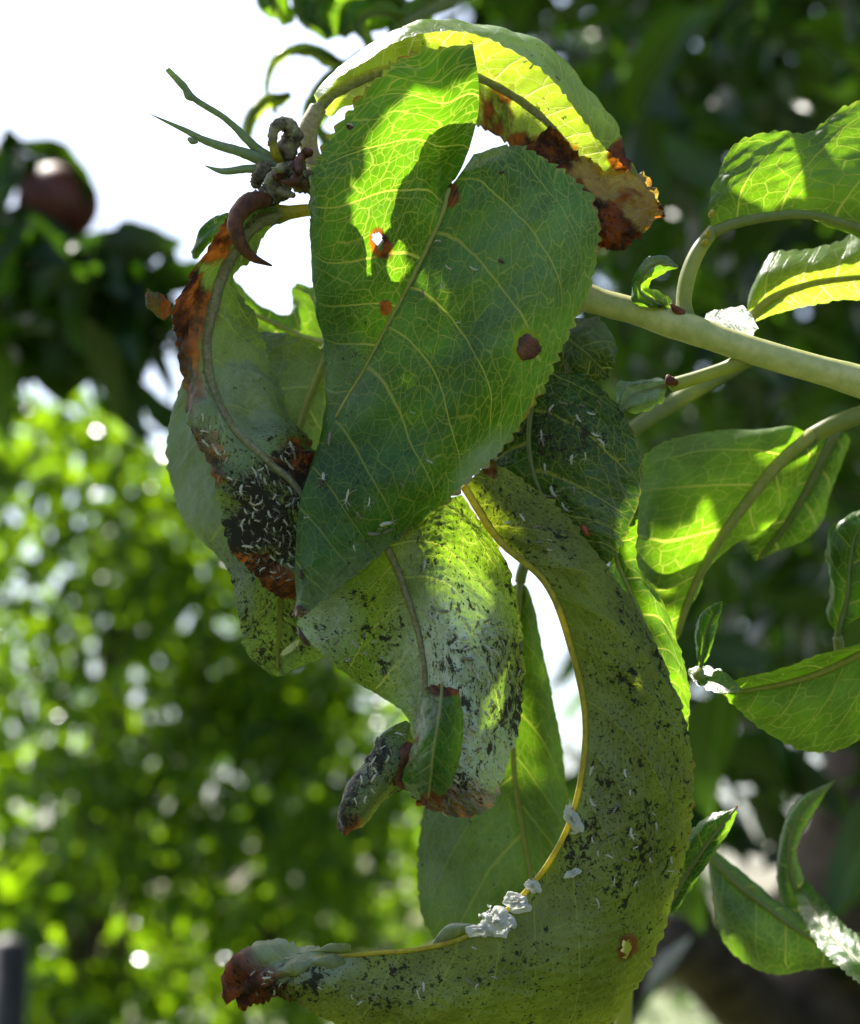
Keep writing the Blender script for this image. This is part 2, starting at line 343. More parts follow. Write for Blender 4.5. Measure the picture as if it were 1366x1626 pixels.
# ------------------------------------------------------------------ ground
def ground_mat():
    q = N('grass_ground'); co = q.n('ShaderNodeTexCoord').outputs['Object']
    a = q.noise(co, 1.3, 6, .6); b = q.noise(co, 40, 4, .7)
    c = q.mix(q.step(a, .35, .65), (.05, .085, .02), (.13, .14, .055)); c = q.mix(q.step(b, .35, .7), c, (.09, .12, .035))
    bp = q.n('ShaderNodeBump', i_Strength=.8, i_Distance=.05, i_Height=b)
    return q.end(q.n('ShaderNodeBsdfPrincipled', i_Base_Color=c, i_Roughness=.9, i_Normal=bp.outputs[0]).outputs[0])
gn = 60; gx = np.linspace(-1, 1, gn); GX, GY = np.meshgrid(np.sign(gx) * np.abs(gx) ** 2.2 * 220, np.sign(gx) * np.abs(gx) ** 2.2 * 220, indexing='ij')
GZ = .03 * np.sin(GX * 1.1) * np.cos(GY * .9) + .02 * np.sin(GX * 2.7 + GY * 2.1); gi = np.arange(gn * gn).reshape(gn, gn)
add(bpy.data.objects.new('ground', fast_mesh('ground', np.stack([GX, GY, GZ], -1).reshape(-1, 3), np.stack([gi[:-1, :-1], gi[1:, :-1], gi[1:, 1:], gi[:-1, 1:]], -1).reshape(-1, 4), ground_mat())), kind='structure', label='rough sunlit orchard grass')

# ------------------------------------------------------------------ background trees
NS, NA = 8, 3
def proto(bend, fold, twist, wob):
    V, UV = [], []
    for i in range(NS):
        t = i / (NS - 1); a = bend * t; cx = math.sin(a) / bend if bend else t; cz = -(1 - math.cos(a)) / bend if bend else 0
        hw = .17 * math.sin(math.pi * min(1, t * .98 + .02) ** .85) ** .8
        for k in range(NA):
            v = float(k - 1); tw = twist * t; yy = v * hw; zz = abs(v) * hw * fold + wob * .03 * math.sin(t * 13 + v * 3)
            V.append((cx - math.sin(-a) * -0 + math.sin(a) * zz, yy * math.cos(tw) - zz * math.sin(tw), cz + yy * math.sin(tw) + zz * math.cos(tw))); UV.append((t * .08, yy * .08))
    ix = np.arange(NS * NA).reshape(NS, NA); Q = np.stack([ix[:-1, :-1], ix[1:, :-1], ix[1:, 1:], ix[:-1, 1:]], -1).reshape(-1, 4)
    return np.array(V), np.array(UV), Q
PROTO = [proto(.9, .35, .3, 1), proto(1.6, .55, -.6, 1), proto(.5, .2, .2, .6), proto(2.4, .7, .9, 1.3), proto(1.2, .9, -.2, .8)]
PMESH = {}
def frames(n, droop=.45, spread=.65):
    az = rng.uniform(0, 2 * math.pi, n); a = np.stack([np.cos(az), np.sin(az), -droop + rng.normal(0, .45, n)], -1); a /= np.linalg.norm(a, axis=1)[:, None]
    u = np.array([0, 0, 1.0]) + rng.normal(0, spread, (n, 3)); u -= a * (u * a).sum(1)[:, None]; u /= np.linalg.norm(u, axis=1)[:, None]
    return np.stack([a, np.cross(u, a), u], -1)                              # columns
def foliage(tree, pos, size, mat, individual, droop=.45, spread=.65, name='foliage', key=None):
    """leaves of a tree: the ones that show largest as leaf parts, the rest joined"""
    n = len(pos); Rm = frames(n, droop, spread); pick = rng.integers(0, len(PROTO), n); tone = rng.uniform(0, 1, n)
    rel = pos - aC; z = rel @ aF; sx = (rel @ aR) / np.maximum(z, .01) * D / FH * 1626; sy = (rel @ aU) / np.maximum(z, .01) * D / FH * 1626
    inview = (np.abs(sx) < 760) & (np.abs(sy) < 890); rank = np.argsort(np.where(inview, z, 1e3)); ind = set(rank[:individual].tolist())
    for j in ind:
        p = int(pick[j]); tq = int(tone[j] * 4); k = (p, tq, mat.name)
        if k not in PMESH: PMESH[k] = fast_mesh('leaf', PROTO[p][0], PROTO[p][2], mat, PROTO[p][1], np.full(NS * NA, tq / 3.0))
        o = bpy.data.objects.new('leaf', PMESH[k]); m = np.eye(4); m[:3, :3] = Rm[j] * size[j]; m[:3, 3] = pos[j]
        add(o, tree); o.matrix_basis = Matrix(m.tolist())
    V, U, Qs, T, c = [], [], [], [], 0
    for p, (pv, pu, pq) in enumerate(PROTO):
        js = np.array([j for j in range(n) if pick[j] == p and j not in ind], int)
        if not len(js): continue
        vv = np.einsum('jab,vb->jva', Rm[js] * size[js][:, None, None], pv) + pos[js][:, None]
        V.append(vv.reshape(-1, 3)); U.append(np.tile(pu, (len(js), 1))); T.append(np.repeat(tone[js], len(pv)))
        Qs.append((pq[None] + (np.arange(len(js)) * len(pv))[:, None, None]).reshape(-1, 4) + c); c += len(js) * len(pv)
    if V: add(bpy.data.objects.new(name, fast_mesh(name, np.concatenate(V), np.concatenate(Qs), mat, np.concatenate(U), np.concatenate(T))), tree, kind='stuff')
def blob(n, c, r, shell=.0):
    v = rng.normal(0, 1, (n, 3)); v /= np.linalg.norm(v, axis=1)[:, None]; rr = rng.uniform(shell ** 3, 1, n) ** (1 / 3)
    return np.array(c) + v * rr[:, None] * np.array(r)
def branches(tree, starts, pts, mat, r0=9, count=14, name='limb'):
    for k in range(count):
        a = Vector(starts[k % len(starts)]); b = Vector(pts[rng.integers(0, len(pts))]); m = (a + b) / 2 + Vector(rng.normal(0, .06, 3)) + Vector((0, 0, .05))
        tube(name, [a, a.lerp(m, .5) + Vector(rng.normal(0, .02, 3)), m, m.lerp(b, .5) + Vector(rng.normal(0, .03, 3)), b], [r0, r0 * .7, r0 * .45, r0 * .25, r0 * .12], mat, tree, n=18, sides=7, world=True)
def mpp(dist): return FH / 1626 * dist / D

# host tree: trunk low behind the shoot, shaded crown
T1 = empty('plum_tree', (.34, 1.45, 0), 'shaded plum tree with brown trunk and dense dark crown behind the infested shoot', 'tree')
t1top = PT(1400, 1250, 1.42)
tube('trunk', [(.34, 1.45, -.05), (.36, 1.44, .5), PT(1320, 1750, 1.42), PT(1330, 1500, 1.42), t1top, (.5, 1.5, 2.2)], [75, 66, 55, 46, 40, 24], M_BARK, T1, n=50, sides=16, world=True, lump=.12)
tube('limb', [PT(1290, 1700, 1.42), PT(1150, 1560, 1.3), PT(1060, 1500, 1.22), PT(950, 1640, 1.12)], [30, 20, 16, 12], M_BARK, T1, n=26, sides=10, world=True, lump=.1)
def scr(P):
    rel = P - aC; z = rel @ aF
    return 683 + (rel @ aR) / z * D / FH * 1626, 813 - (rel @ aU) / z * D / FH * 1626, z
def box(n, x, y, z): return np.stack([rng.uniform(*x, n), rng.uniform(*y, n), rng.uniform(*z, n)], -1)
def t1_points():
    P = np.concatenate([box(3600, (.08, 1.4), (1.0, 2.3), (1.5, 3.0)), box(900, (.06, .9), (1.0, 2.1), (1.1, 1.7)), box(700, (.25, 1.4), (-.2, 1.2), (2.2, 3.1)), box(3800, (.1, 2.2), (2.2, 3.4), (1.3, 4.0)), box(3700, (-.85, 1.5), (.7, 3.1), (2.98, 3.6))])  # boxes above the frame are unseen canopy added to shade the crown
    sx, sy, z = scr(P)
    # crown edge: foliage begins further right lower down; gaps of sky low on the right
    lim = np.interp(sy, [-400, 0, 60, 130, 420, 700, 1000, 1300, 1700], [540, 640, 740, 800, 900, 900, 930, 980, 1100])
    gap = np.zeros(len(P), bool)
    for gx_, gy_, r_ in ((1205, 1375, 70), (1320, 1285, 50), (790, 215, 10), (1130, 1330, 30), (1060, 1700, 90), (1150, 1600, 40)): gap |= np.hypot(sx - gx_, sy - gy_) < r_ + 60 / np.maximum(z, .3)
    q = P - aC; k = (q @ np.array(SUN)); foot = q - k[:, None] * np.array(SUN)          # keep the sun's way to the shoot open
    free = (np.abs(foot - (np.array(PT(700, 813, D)) - aC) + np.array(SUN) * np.dot(np.array(PT(700, 813, D)) - aC, np.array(SUN))) < (.19, .22, .22)).all(1) & (k > .1)
    return P[((z < .2) | (sy < -160) | ((sx > lim) & ~gap)) & ~free]
p1 = t1_points(); foliage(T1, p1, rng.uniform(.06, .095, len(p1)) * np.where((p1[:, 2] > 2.97) & (p1[:, 1] < 3.15), 1.9, 1), F_SHADED, 300)
branches(T1, [t1top, Vector((.5, 1.5, 2.2)), Vector((.42, 1.46, 1.9))], [p for p in p1 if p[2] > 1.6 and p[1] < 2], M_BARK, 8, 12)

# overhanging dark branch with a plum, to the left
T2 = empty('plum_tree', (-.75, 1.55, 0), 'dark-leaved plum tree bearing a single reddish brown plum against the white sky', 'tree')
tube('trunk', [(-.75, 1.55, -.05), (-.74, 1.52, .7), (-.7, 1.5, 1.4), (-.66, 1.45, 2.1)], [60, 50, 42, 22], M_BARK, T2, n=40, sides=14, world=True, lump=.12)
def pxblob(n, px, py, dist, rx, ry, rd):
    c = PT(px, py, dist); k = mpp(dist); v = rng.normal(0, 1, (n, 3)); v /= np.linalg.norm(v, axis=1)[:, None]; v *= rng.uniform(0, 1, n)[:, None] ** (1 / 3)
    return np.array(c) + v[:, :1] * rx * k * aR + v[:, 1:2] * ry * k * aU + v[:, 2:] * rd * aF
p2 = np.concatenate([pxblob(90, 110, 510, 1.3, 150, 130, .18), pxblob(70, 40, 420, 1.35, 130, 70, .15), pxblob(14, 10, 250, 1.3, 40, 50, .08), pxblob(110, -300, 450, 1.4, 280, 300, .3), pxblob(20, 215, 450, 1.25, 45, 70, .08)])
sx, sy, z = scr(p2)
p2 = p2[((np.hypot(sx - 95, sy - 262) > 62) | (z > 1.36)) & (np.hypot(sx - 120, sy - 590) > 62) & (np.hypot(sx - 125, sy - 392) > 40)]
p2 = np.concatenate([p2, pxblob(16, 95, 398, 1.22, 95, 22, .03)])
foliage(T2, p2, rng.uniform(.05, .075, len(p2)), F_SHADED, 300)
branches(T2, [Vector((-.7, 1.5, 1.5)), Vector((-.67, 1.46, 1.9))], p2, M_BARK, 8, 9)

# sunlit trees further off
def far_tree(loc, blobs, mat, label, size, ind, r=70, nb=10):
    T = empty('orchard_tree', loc, label, 'tree', 'orchard trees beyond the shoot')
    P = np.concatenate([pxblob(*b) for b in blobs]); P = P[P[:, 2] > .08]; sx, sy, z = scr(P); P = P[(np.hypot(sx - 1205, sy - 1375) > 85) & (np.hypot(sx - 1320, sy - 1285) > 70)]
    c = P.mean(0); tube('trunk', [loc, (loc[0] + .05, loc[1], .6), (loc[0] * .6 + c[0] * .4, loc[1], 1.2), (c[0], c[1], max(1.6, c[2]))], [r, r * .8, r * .6, r * .25], M_BARK, T, n=30, sides=12, world=True, lump=.12)
    foliage(T, P, rng.uniform(size * .75, size * 1.2, len(P)), mat, ind, spread=.8)
    branches(T, [Vector((loc[0] * .6 + c[0] * .4, loc[1], 1.2))], P, M_BARK, 14, nb)
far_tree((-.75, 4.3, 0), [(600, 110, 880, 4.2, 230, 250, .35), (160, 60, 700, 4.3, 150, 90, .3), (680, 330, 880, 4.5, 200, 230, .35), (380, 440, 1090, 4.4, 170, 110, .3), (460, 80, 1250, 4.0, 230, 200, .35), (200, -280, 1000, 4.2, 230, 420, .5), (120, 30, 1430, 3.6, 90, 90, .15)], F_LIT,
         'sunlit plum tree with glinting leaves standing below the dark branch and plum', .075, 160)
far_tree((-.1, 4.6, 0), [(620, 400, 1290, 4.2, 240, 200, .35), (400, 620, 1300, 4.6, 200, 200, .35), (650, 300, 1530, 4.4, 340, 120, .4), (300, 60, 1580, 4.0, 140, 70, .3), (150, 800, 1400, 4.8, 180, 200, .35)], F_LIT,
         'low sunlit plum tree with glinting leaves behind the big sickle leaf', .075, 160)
far_tree((-2.2, 8.6, 0), [(700, -100, 1150, 8.4, 330, 380, .9), (700, 330, 1150, 8.8, 300, 280, .9), (700, 650, 1300, 8.6, 300, 250, .9)], F_SHADED,
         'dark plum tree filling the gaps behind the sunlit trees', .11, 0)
far_tree((1.6, 8.8, 0), [(700, 1150, 1450, 8.6, 420, 160, .9), (500, 1700, 1200, 8.6, 300, 350, .9)], F_SHADED,
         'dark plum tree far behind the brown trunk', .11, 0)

p5 = np.concatenate([pxblob(4200, 1150, 250, 6.5, 480, 850, .9), pxblob(900, 1500, 900, 6.5, 350, 500, .9)]); sx, sy, z = scr(p5); p5 = p5[(sx > np.interp(sy, [-300, 0, 130, 420, 900, 1300], [600, 700, 850, 960, 980, 1000])) & (np.hypot(sx - 1205, sy - 1375) > 90) & (np.hypot(sx - 1320, sy - 1285) > 75)]
T5 = empty('orchard_tree', (3.2, 6.4, 0), 'tall dark plum tree closing off the view behind the host tree', 'tree', 'orchard trees beyond the shoot')
tube('trunk', [(3.2, 6.4, -.05), (3.15, 6.4, .8), (3.0, 6.4, 2.0), (2.7, 6.4, 3.6)], [110, 95, 80, 35], M_BARK, T5, n=30, sides=12, world=True, lump=.12)
n6 = 6500; y6 = rng.uniform(2.5, 8.5, n6); p6 = np.stack([rng.uniform(-1.0, 3.4, n6), y6, 1.75 + .5 * y6 + rng.uniform(0, .9, n6)], -1)      # unseen canopy added over the view to shade the trees below
foliage(T5, p6, rng.uniform(.16, .22, n6), F_SHADED, 0, name='shade_canopy')
foliage(T5, p5, rng.uniform(.12, .17, len(p5)), F_SHADED, 0); branches(T5, [Vector((3.0, 6.4, 2.0))], p5, M_BARK, 22, 9)

# dark post
pb = PT(8, 1500, 2.6)
tube('fence_post', [(pb.x, pb.y, -.1), (pb.x, pb.y, .5), (pb.x + .004, pb.y, pb.z)], [26, 26, 25], M_POST, None, n=8, sides=14, world=True, label='dark grey fence post standing under the sunlit plum tree', cat='post')

# ------------------------------------------------------------------ the infested shoot
SH = empty('plum_shoot', PX((1500, 652, 4)), 'aphid-infested plum shoot with curled sooty leaves and a withered tip', 'shoot')
def ends(p, nl, nr): return (p, [p] * nl, [p] * nr)

tube('stem', [(470, 268, 13), (505, 287, 14), (600, 330, 17), (760, 400, 18), (925, 470, 14), (1040, 503, 11), (1200, 558, 8), (1366, 606, 6), (1500, 652, 4)], [1.5, 1.9, 1.9, 1.95, 2.0, 2.1, 2.1, 2.15, 2.65, 2.2, 2.2, 2.6, 2.25, 2.3, 2.3, 2.7, 2.35, 2.5], M_STEM, SH, n=90, sides=18, lump=.03)

# A: big folded leaf in front, upper skin to the camera
A = [
 ((712, 300, 1), [(735, 262, 0), (760, 172, -4), (749, 70, -6)], [(722, 285, 1), (735, 268, 1), (752, 244, 2)]),
 ((706, 330, 0), [(694, 265, 3), (700, 165, -5), (655, 84, -9)], [(750, 292, -1), (790, 258, -2), (828, 232, 1)]),
 ((693, 362, 0), [(672, 290, -3), (630, 195, -9), (598, 126, -11)], [(755, 332, -2), (825, 290, -3), (895, 272, 2)]),
 ((668, 415, 0), [(628, 335, -5), (560, 262, -10), (512, 236, -11)], [(752, 390, -2), (850, 350, -4), (946, 336, 2)]),
 ((640, 470, 0), [(585, 410, -6), (522, 350, -10), (498, 290, -10)], [(738, 450, -2), (845, 430, -4), (945, 412, 3)]),
 ((605, 535, 0), [(558, 490, -5), (508, 430, -8), (496, 360, -7)], [(715, 525, -2), (815, 520, -4), (906, 530, 3)]),
 ((576, 590, 0), [(536, 560, -3), (506, 510, -4), (502, 440, -2)], [(690, 595, -2), (785, 603, -3), (866, 612, 4)]),
 ((548, 636, 0), [(524, 622, 0), (512, 580, 1), (512, 520, 4)], [(650, 665, -2), (730, 690, -2), (803, 706, 4)]),
 ((512, 705, 0), [(516, 680, 4), (530, 650, 9), (545, 620, 14)], [(600, 738, -2), (670, 758, -2), (732, 776, 3)]),
 ((478, 790, -1), [(490, 770, 4), (510, 750, 9), (530, 735, 13)], [(548, 816, -3), (600, 834, -2), (646, 852, 2)]),
 ((469, 885, -1), [(478, 870, 3), (490, 855, 7), (505, 845, 10)], [(500, 900, -3), (535, 906, -2), (570, 912, 1)]),
 ((470, 940, -1), [(474, 935, 1), (480, 930, 3), (486, 925, 5)], [(485, 945, -2), (500, 950, -1), (515, 950, 0)]),
 ends((474, 978, -1), 3, 3)]
leaf('A', SH, A, M_LEAF, step=.27, spacing=8.2, slope=.5, quilt=.3, wave=.5, seed=1, ribr=(.5, .22), ribside=.02, ribend=.62,
     label='folded dark green leaf with yellow veins, a shot hole and pale insect skins', edge_brown=.5, tooth=1.6, period=2.1,
     brown=[(606, 388, 15, 27, 1.0, -20), (612, 488, 9, 12, .9), (838, 550, 24, 28, .35), (475, 975, 14, 14, .9), (556, 200, 8, 8, .9), (718, 308, 14, 20, .8)],
     mould=[(500, 620, 60, 80, .22), (560, 850, 120, 120, .24), (540, 560, 60, 80, .2)], wax=[(545, 600, 50, 60, .45), (850, 430, 110, 150, .22), (560, 930, 90, 40, .7, -35), (770, 740, 60, 30, .8, -50)],
     holes=[(600, 382, 7, 15, -20)])
# the dead disc hanging in the shot hole
def disc(name, c, r, mat, parent, n=20, tilt=(0, 0), label=None):
    V = [PX((c[0], c[1], c[2] - .4))]
    for k in range(n):
        a = 2 * math.pi * k / n; rr = r * (1 + .09 * math.sin(3 * a + 1) + .06 * math.sin(5 * a)); V.append(PX((c[0] + rr * math.cos(a), c[1] + rr * 1.12 * math.sin(a), c[2] + .3 * math.sin(2 * a) + tilt[0] * math.cos(a) + tilt[1] * math.sin(a))))
    return add(bpy.data.objects.new(name, mesh_of(name, V, [(0, 1 + (k + 1) % n, 1 + k) for k in range(n)], mat)), parent, label)


# B: leaf arched over the top, seen from below, margin rolled over, end dried brown
B = [
 ((506, 172, 15), [(502, 160, 16), (498, 150, 15), (503, 156, 13)], [(514, 178, 16), (524, 184, 18)]),
 ((535, 146, 16), [(528, 130, 17), (522, 120, 15), (530, 131, 11)], [(548, 156, 17), (560, 165, 19)]),
 ((590, 120, 18), [(578, 95, 19), (570, 82, 16), (580, 96, 11)], [(612, 140, 19), (630, 160, 22)]),
 ((650, 105, 19), [(638, 66, 20), (634, 44, 16), (642, 62, 11)], [(672, 140, 20), (690, 178, 23)]),
 ((710, 108, 20), [(706, 62, 20), (712, 36, 16), (712, 52, 11)], [(728, 145, 21), (740, 190, 23)]),
 ((770, 128, 20), [(782, 78, 20), (798, 46, 16), (786, 66, 11)], [(772, 168, 21), (778, 208, 22)]),
 ((822, 157, 20), [(850, 105, 19), (872, 78, 15), (850, 108, 10)], [(812, 192, 20), (806, 228, 21)]),
 ((868, 194, 19), [(908, 153, 18), (932, 132, 15), (902, 160, 10)], [(848, 224, 18), (836, 252, 19)]),
 ((904, 238, 18), [(946, 208, 17), (976, 192, 14), (946, 216, 10)], [(880, 266, 16), (864, 296, 18)]),
 ((934, 284, 17), [(966, 258, 16), (988, 240, 14), (975, 250, 11)], [(908, 318, 13), (884, 350, 16)]),
 ((972, 318, 16), [(1000, 288, 15), (1020, 284, 14), (1022, 292, 12)], [(946, 358, 10), (926, 380, 14)]),
 ((1008, 345, 15), [(1030, 318, 14), (1046, 322, 13), (1054, 336, 12)], [(986, 372, 10), (962, 390, 14)]),
 ((1030, 362, 14), [(1040, 348, 14), (1048, 346, 14), (1054, 346, 13)], [(1012, 376, 12), (1000, 388, 14)])]
leaf('B', SH, B, M_GLOW, flip=True, step=.3, spacing=5, slope=.35, quilt=.35, wave=.35, seed=2, rib=M_RIBD, ribr=(1.0, .4), ribside=-.25, tooth=.8,
     label='pale backlit leaf arched over the top of the shoot, its end dried brown', brown=[(790, 180, 30, 60, .62, 10), (880, 260, 40, 45, .8), (960, 350, 70, 45, 1.1, 30), (1040, 330, 45, 50, .75), (985, 250, 20, 28, 1.0), (830, 230, 30, 20, .8)],
     mould=[(860, 190, 60, 25, .35, 45), (770, 90, 160, 60, .16)], wax=[(860, 90, 180, 50, .5, 30), (560, 110, 80, 40, .6)], edge_brown=.3)
leaf('Btip', HERO['B'], [((846, 226, 15), [(866, 214, 16), (884, 212, 17)], [(838, 240, 15), (830, 256, 17)]), ((892, 268, 11), [(912, 246, 13), (934, 240, 16)], [(876, 292, 10), (866, 318, 14)]), ((936, 312, 8), [(962, 280, 10), (984, 268, 14)], [(918, 346, 7), (908, 372, 12)]),
     ((978, 342, 7), [(1004, 306, 9), (1024, 290, 13)], [(960, 372, 6), (950, 392, 11)]), ((1012, 356, 8), [(1034, 328, 9), (1050, 318, 12)], [(998, 378, 8), (990, 392, 11)]), ((1034, 358, 9), [(1046, 344, 10), (1056, 338, 11)], [(1024, 368, 10), (1016, 378, 11)])],
     M_DRYLEAF, flip=True, step=.3, seed=50, rib=None, base_brown=.38, brown=[(925, 352, 110, 38, 1.1, 35), (870, 240, 40, 30, .9)], mould=[(960, 360, 60, 40, .4, 30)], wave=1.0, quilt=.6, pucker=2, tooth=.9, spacing=5)
HERO['Btip'].name = 'dried_tip'
tube('petiole', [(505, 172, 15), (490, 205, 14), (492, 240, 14), (505, 275, 14)], [1.5, 1.6, 1.5, 1.7], M_RIBD, HERO['B'])

# C: twisted leaf with a dried red-brown rim, sooty end crowded with insect skins
C = [
 ((442, 338, 6), [(438, 330, 4), (432, 322, 3)], [(446, 344, 7), (450, 352, 8)]),
 ((396, 362, 5), [(378, 350, 1), (364, 348, 0)], [(404, 372, 8), (410, 385, 10)]),
 ((356, 425, 4), [(330, 420, 0), (312, 425, -1)], [(366, 436, 8), (376, 450, 12)]),
 ((334, 498, 4), [(302, 492, -1), (276, 500, 1)], [(366, 498, 8), (402, 520, 13)]),
 ((326, 560, 4), [(304, 560, 1), (286, 555, 3)], [(372, 550, 9), (420, 560, 14)]),
 ((338, 622, 4), [(312, 626, 1), (288, 622, 3)], [(386, 598, 9), (446, 612, 14)]),
 ((366, 676, 4), [(336, 694, 1), (314, 706, 2)], [(412, 648, 9), (470, 664, 13)]),
 ((412, 722, 4), [(372, 752, 0), (338, 760, 1)], [(444, 692, 8), (486, 702, 12)]),
 ((462, 765, 5), [(410, 808, 0), (352, 826, 1)], [(484, 738, 8), (500, 722, 11)]),
 ((492, 815, 6), [(440, 866, 1), (374, 880, 2)], [(505, 790, 8), (515, 770, 10)]),
 ((505, 880, 7), [(462, 918, 3), (415, 925, 4)], [(515, 860, 8), (525, 845, 10)]),
 ((505, 930, 8), [(478, 950, 6), (450, 958, 6)], [(512, 920, 8), (518, 910, 9)])]
leaf('C', SH, C, M_PALE, pucker=1.5, flip=True, step=.32, spacing=7, quilt=.4, wave=.9, seed=3, rib=M_RIBD, ribr=(1.3, .5), ribside=-.2, ribend=.8, tooth=.7,
     label='twisted leaf with red-brown dried rim and black sooty end full of insect skins',
     brown=[(335, 380, 40, 50, .8, 30), (295, 480, 40, 70, 1.1), (292, 600, 28, 70, 1.0), (322, 715, 30, 55, .9, -30), (415, 925, 70, 35, 1.2, 30), (470, 735, 40, 30, .9)],
     mould=[(430, 820, 90, 110, 1.25, 30), (380, 620, 90, 90, .2), (340, 720, 40, 60, .5), (450, 710, 50, 40, .7)], wax=[(370, 640, 70, 90, .85), (350, 570, 40, 80, .5)], edge_brown=.2)
tube('petiole', [(440, 340, 6), (462, 337, 8), (500, 334, 12), (560, 345, 16), (640, 360, 18)], [1.7, 1.15, 1.0, 1.0, 1.2], M_RIBY, HERO['C'])

# D: broad pale leaf hanging behind C
Dl = [
 ((520, 560, 20), [(470, 535, 20), (420, 525, 22)], [(525, 520, 22), (500, 458, 26)]),
 ((500, 610, 20), [(430, 560, 20), (345, 545, 24)], [(520, 600, 22), (535, 570, 25)]),
 ((478, 670, 20), [(380, 630, 18), (282, 622, 22)], [(510, 690, 22), (535, 690, 25)]),
 ((462, 740, 19), [(360, 735, 16), (264, 728, 20)], [(500, 770, 21), (530, 790, 24)]),
 ((452, 820, 18), [(370, 830, 14), (296, 830, 18)], [(490, 860, 20), (525, 880, 23)]),
 ((446, 900, 18), [(405, 910, 13), (362, 912, 15)], [(485, 940, 19), (520, 955, 22)]),
 ((444, 980, 18), [(412, 985, 13), (382, 990, 14)], [(480, 1000, 19), (515, 1010, 21)]),
 ((440, 1040, 18), [(415, 1035, 15), (390, 1032, 14)], [(470, 1045, 18), (508, 1043, 20)]),
 ((442, 1074, 18), [(428, 1068, 17), (415, 1062, 16)], [(455, 1070, 18), (470, 1066, 18)])]
leaf('D', SH, Dl, M_PALE, pucker=1.3, flip=True, step=.4, spacing=9, quilt=.25, wave=.6, seed=4, rib=M_RIB, ribr=(.8, .3), ribside=-.15,
     label='broad pale green leaf hanging behind the twisted leaf, sooty at its lower end', mould=[(430, 1000, 90, 110, .7), (420, 900, 80, 60, .6), (440, 700, 60, 60, .25)], wax=[(360, 760, 130, 200, .45), (420, 620, 90, 80, .4)])
tube('petiole', [(520, 560, 20), (545, 500, 20), (590, 420, 19), (640, 360, 18)], [1.3, 1.1, 1.1, 1.2], M_RIBG, HERO['D'])

# E: cupped leaf under A, grey with bloom and soot, curling at its end
E = [
 ((608, 858, 5), [(585, 890, 8), (562, 905, 8), (550, 900, 9)], [(660, 815, 4), (700, 795, 4), (735, 785, 5)]),
 ((630, 900, 7), [(585, 920, 7), (535, 935, 5), (505, 945, 4)], [(690, 850, 2), (745, 845, 3), (790, 868, 6)]),
 ((650, 952, 6), [(595, 965, 8), (530, 975, 5), (474, 988, 1)], [(705, 910, 0), (770, 920, 2), (818, 945, 7)]),
 ((666, 1006, 6), [(612, 1022, 9), (560, 1035, 7), (505, 1030, 3)], [(718, 985, -1), (785, 990, 1), (835, 1010, 7)]),
 ((676, 1060, 6), [(640, 1078, 10), (600, 1088, 9), (556, 1078, 5)], [(726, 1055, -2), (790, 1065, 1), (837, 1080, 8)]),
 ((676, 1105, 6), [(662, 1114, 10), (640, 1120, 10), (610, 1108, 8)], [(726, 1125, -2), (785, 1140, 1), (828, 1150, 7)]),
 ((666, 1150, 5), [(662, 1155, 8), (656, 1150, 9), (648, 1142, 9)], [(716, 1180, -2), (768, 1200, 1), (808, 1215, 6)]),
 ((662, 1200, 3), [(658, 1200, 6), (652, 1195, 8), (648, 1190, 8)], [(705, 1225, -3), (750, 1245, 0), (788, 1262, 5)]),
 ((668, 1248, 1), [(660, 1246, 4), (655, 1240, 6), (652, 1236, 6)], [(700, 1262, -3), (740, 1276, -1), (776, 1286, 3)]),
 ((680, 1285, 0), [(675, 1282, 2), (670, 1278, 4), (668, 1275, 4)], [(698, 1292, -2), (720, 1296, -1), (748, 1298, 1)])]
leaf('E', SH, E, M_CUP, pucker=1.3, flip=True, step=.28, spacing=7, slope=.5, quilt=.3, wave=.4, seed=5, rib=M_RIBD, ribr=(.65, .45), ribside=-.2, ribend=.7,
     label='cupped grey-green leaf under the folded leaf, peppered with soot and insect skins',
     brown=[(720, 1275, 70, 38, 1.2, 10), (735, 1180, 18, 40, .6)], mould=[(560, 1010, 110, 90, .6), (720, 870, 110, 70, .5, 30), (760, 1080, 110, 160, .62), (820, 1080, 40, 160, .75), (720, 1240, 60, 40, .8)],
     wax=[(715, 1050, 85, 115, 1.3), (770, 1180, 90, 110, 1.0), (500, 990, 60, 50, .9), (655, 890, 25, 40, .6)], edge_brown=.35)
# F: green tip of E turned towards the camera, and the narrow folded end beside it
F1 = [
 ((702, 1088, -16), [(688, 1086, -15), (672, 1092, -13)], [(716, 1090, -15), (730, 1096, -13)]),
 ((700, 1120, -19), [(682, 1122, -17), (662, 1128, -13)], [(718, 1124, -17), (735, 1130, -13)]),
 ((694, 1160, -20), [(674, 1162, -18), (654, 1166, -12)], [(714, 1164, -18), (732, 1168, -12)]),
 ((688, 1200, -19), [(668, 1202, -16), (646, 1204, -10)], [(708, 1204, -16), (726, 1206, -10)]),
 ((684, 1240, -15), [(664, 1240, -12), (642, 1236, -6)], [(702, 1242, -12), (718, 1240, -6)]),
 ((680, 1272, -9), [(668, 1268, -6), (655, 1262, -2)], [(692, 1272, -6), (702, 1268, -2)])]
leaf('F1', SH, F1, M_LEAF, step=.35, spacing=4, quilt=.25, wave=.35, seed=6, rib=M_RIBG, ribr=(.25, .15), ribside=0, label='small green leaf tip turned forwards, brown at its upper end',
     brown=[(702, 1090, 30, 16, 1.2), (690, 1268, 30, 14, .7), (655, 1190, 10, 40, .5)], mould=[(690, 1180, 50, 80, .2)], tooth=.3)
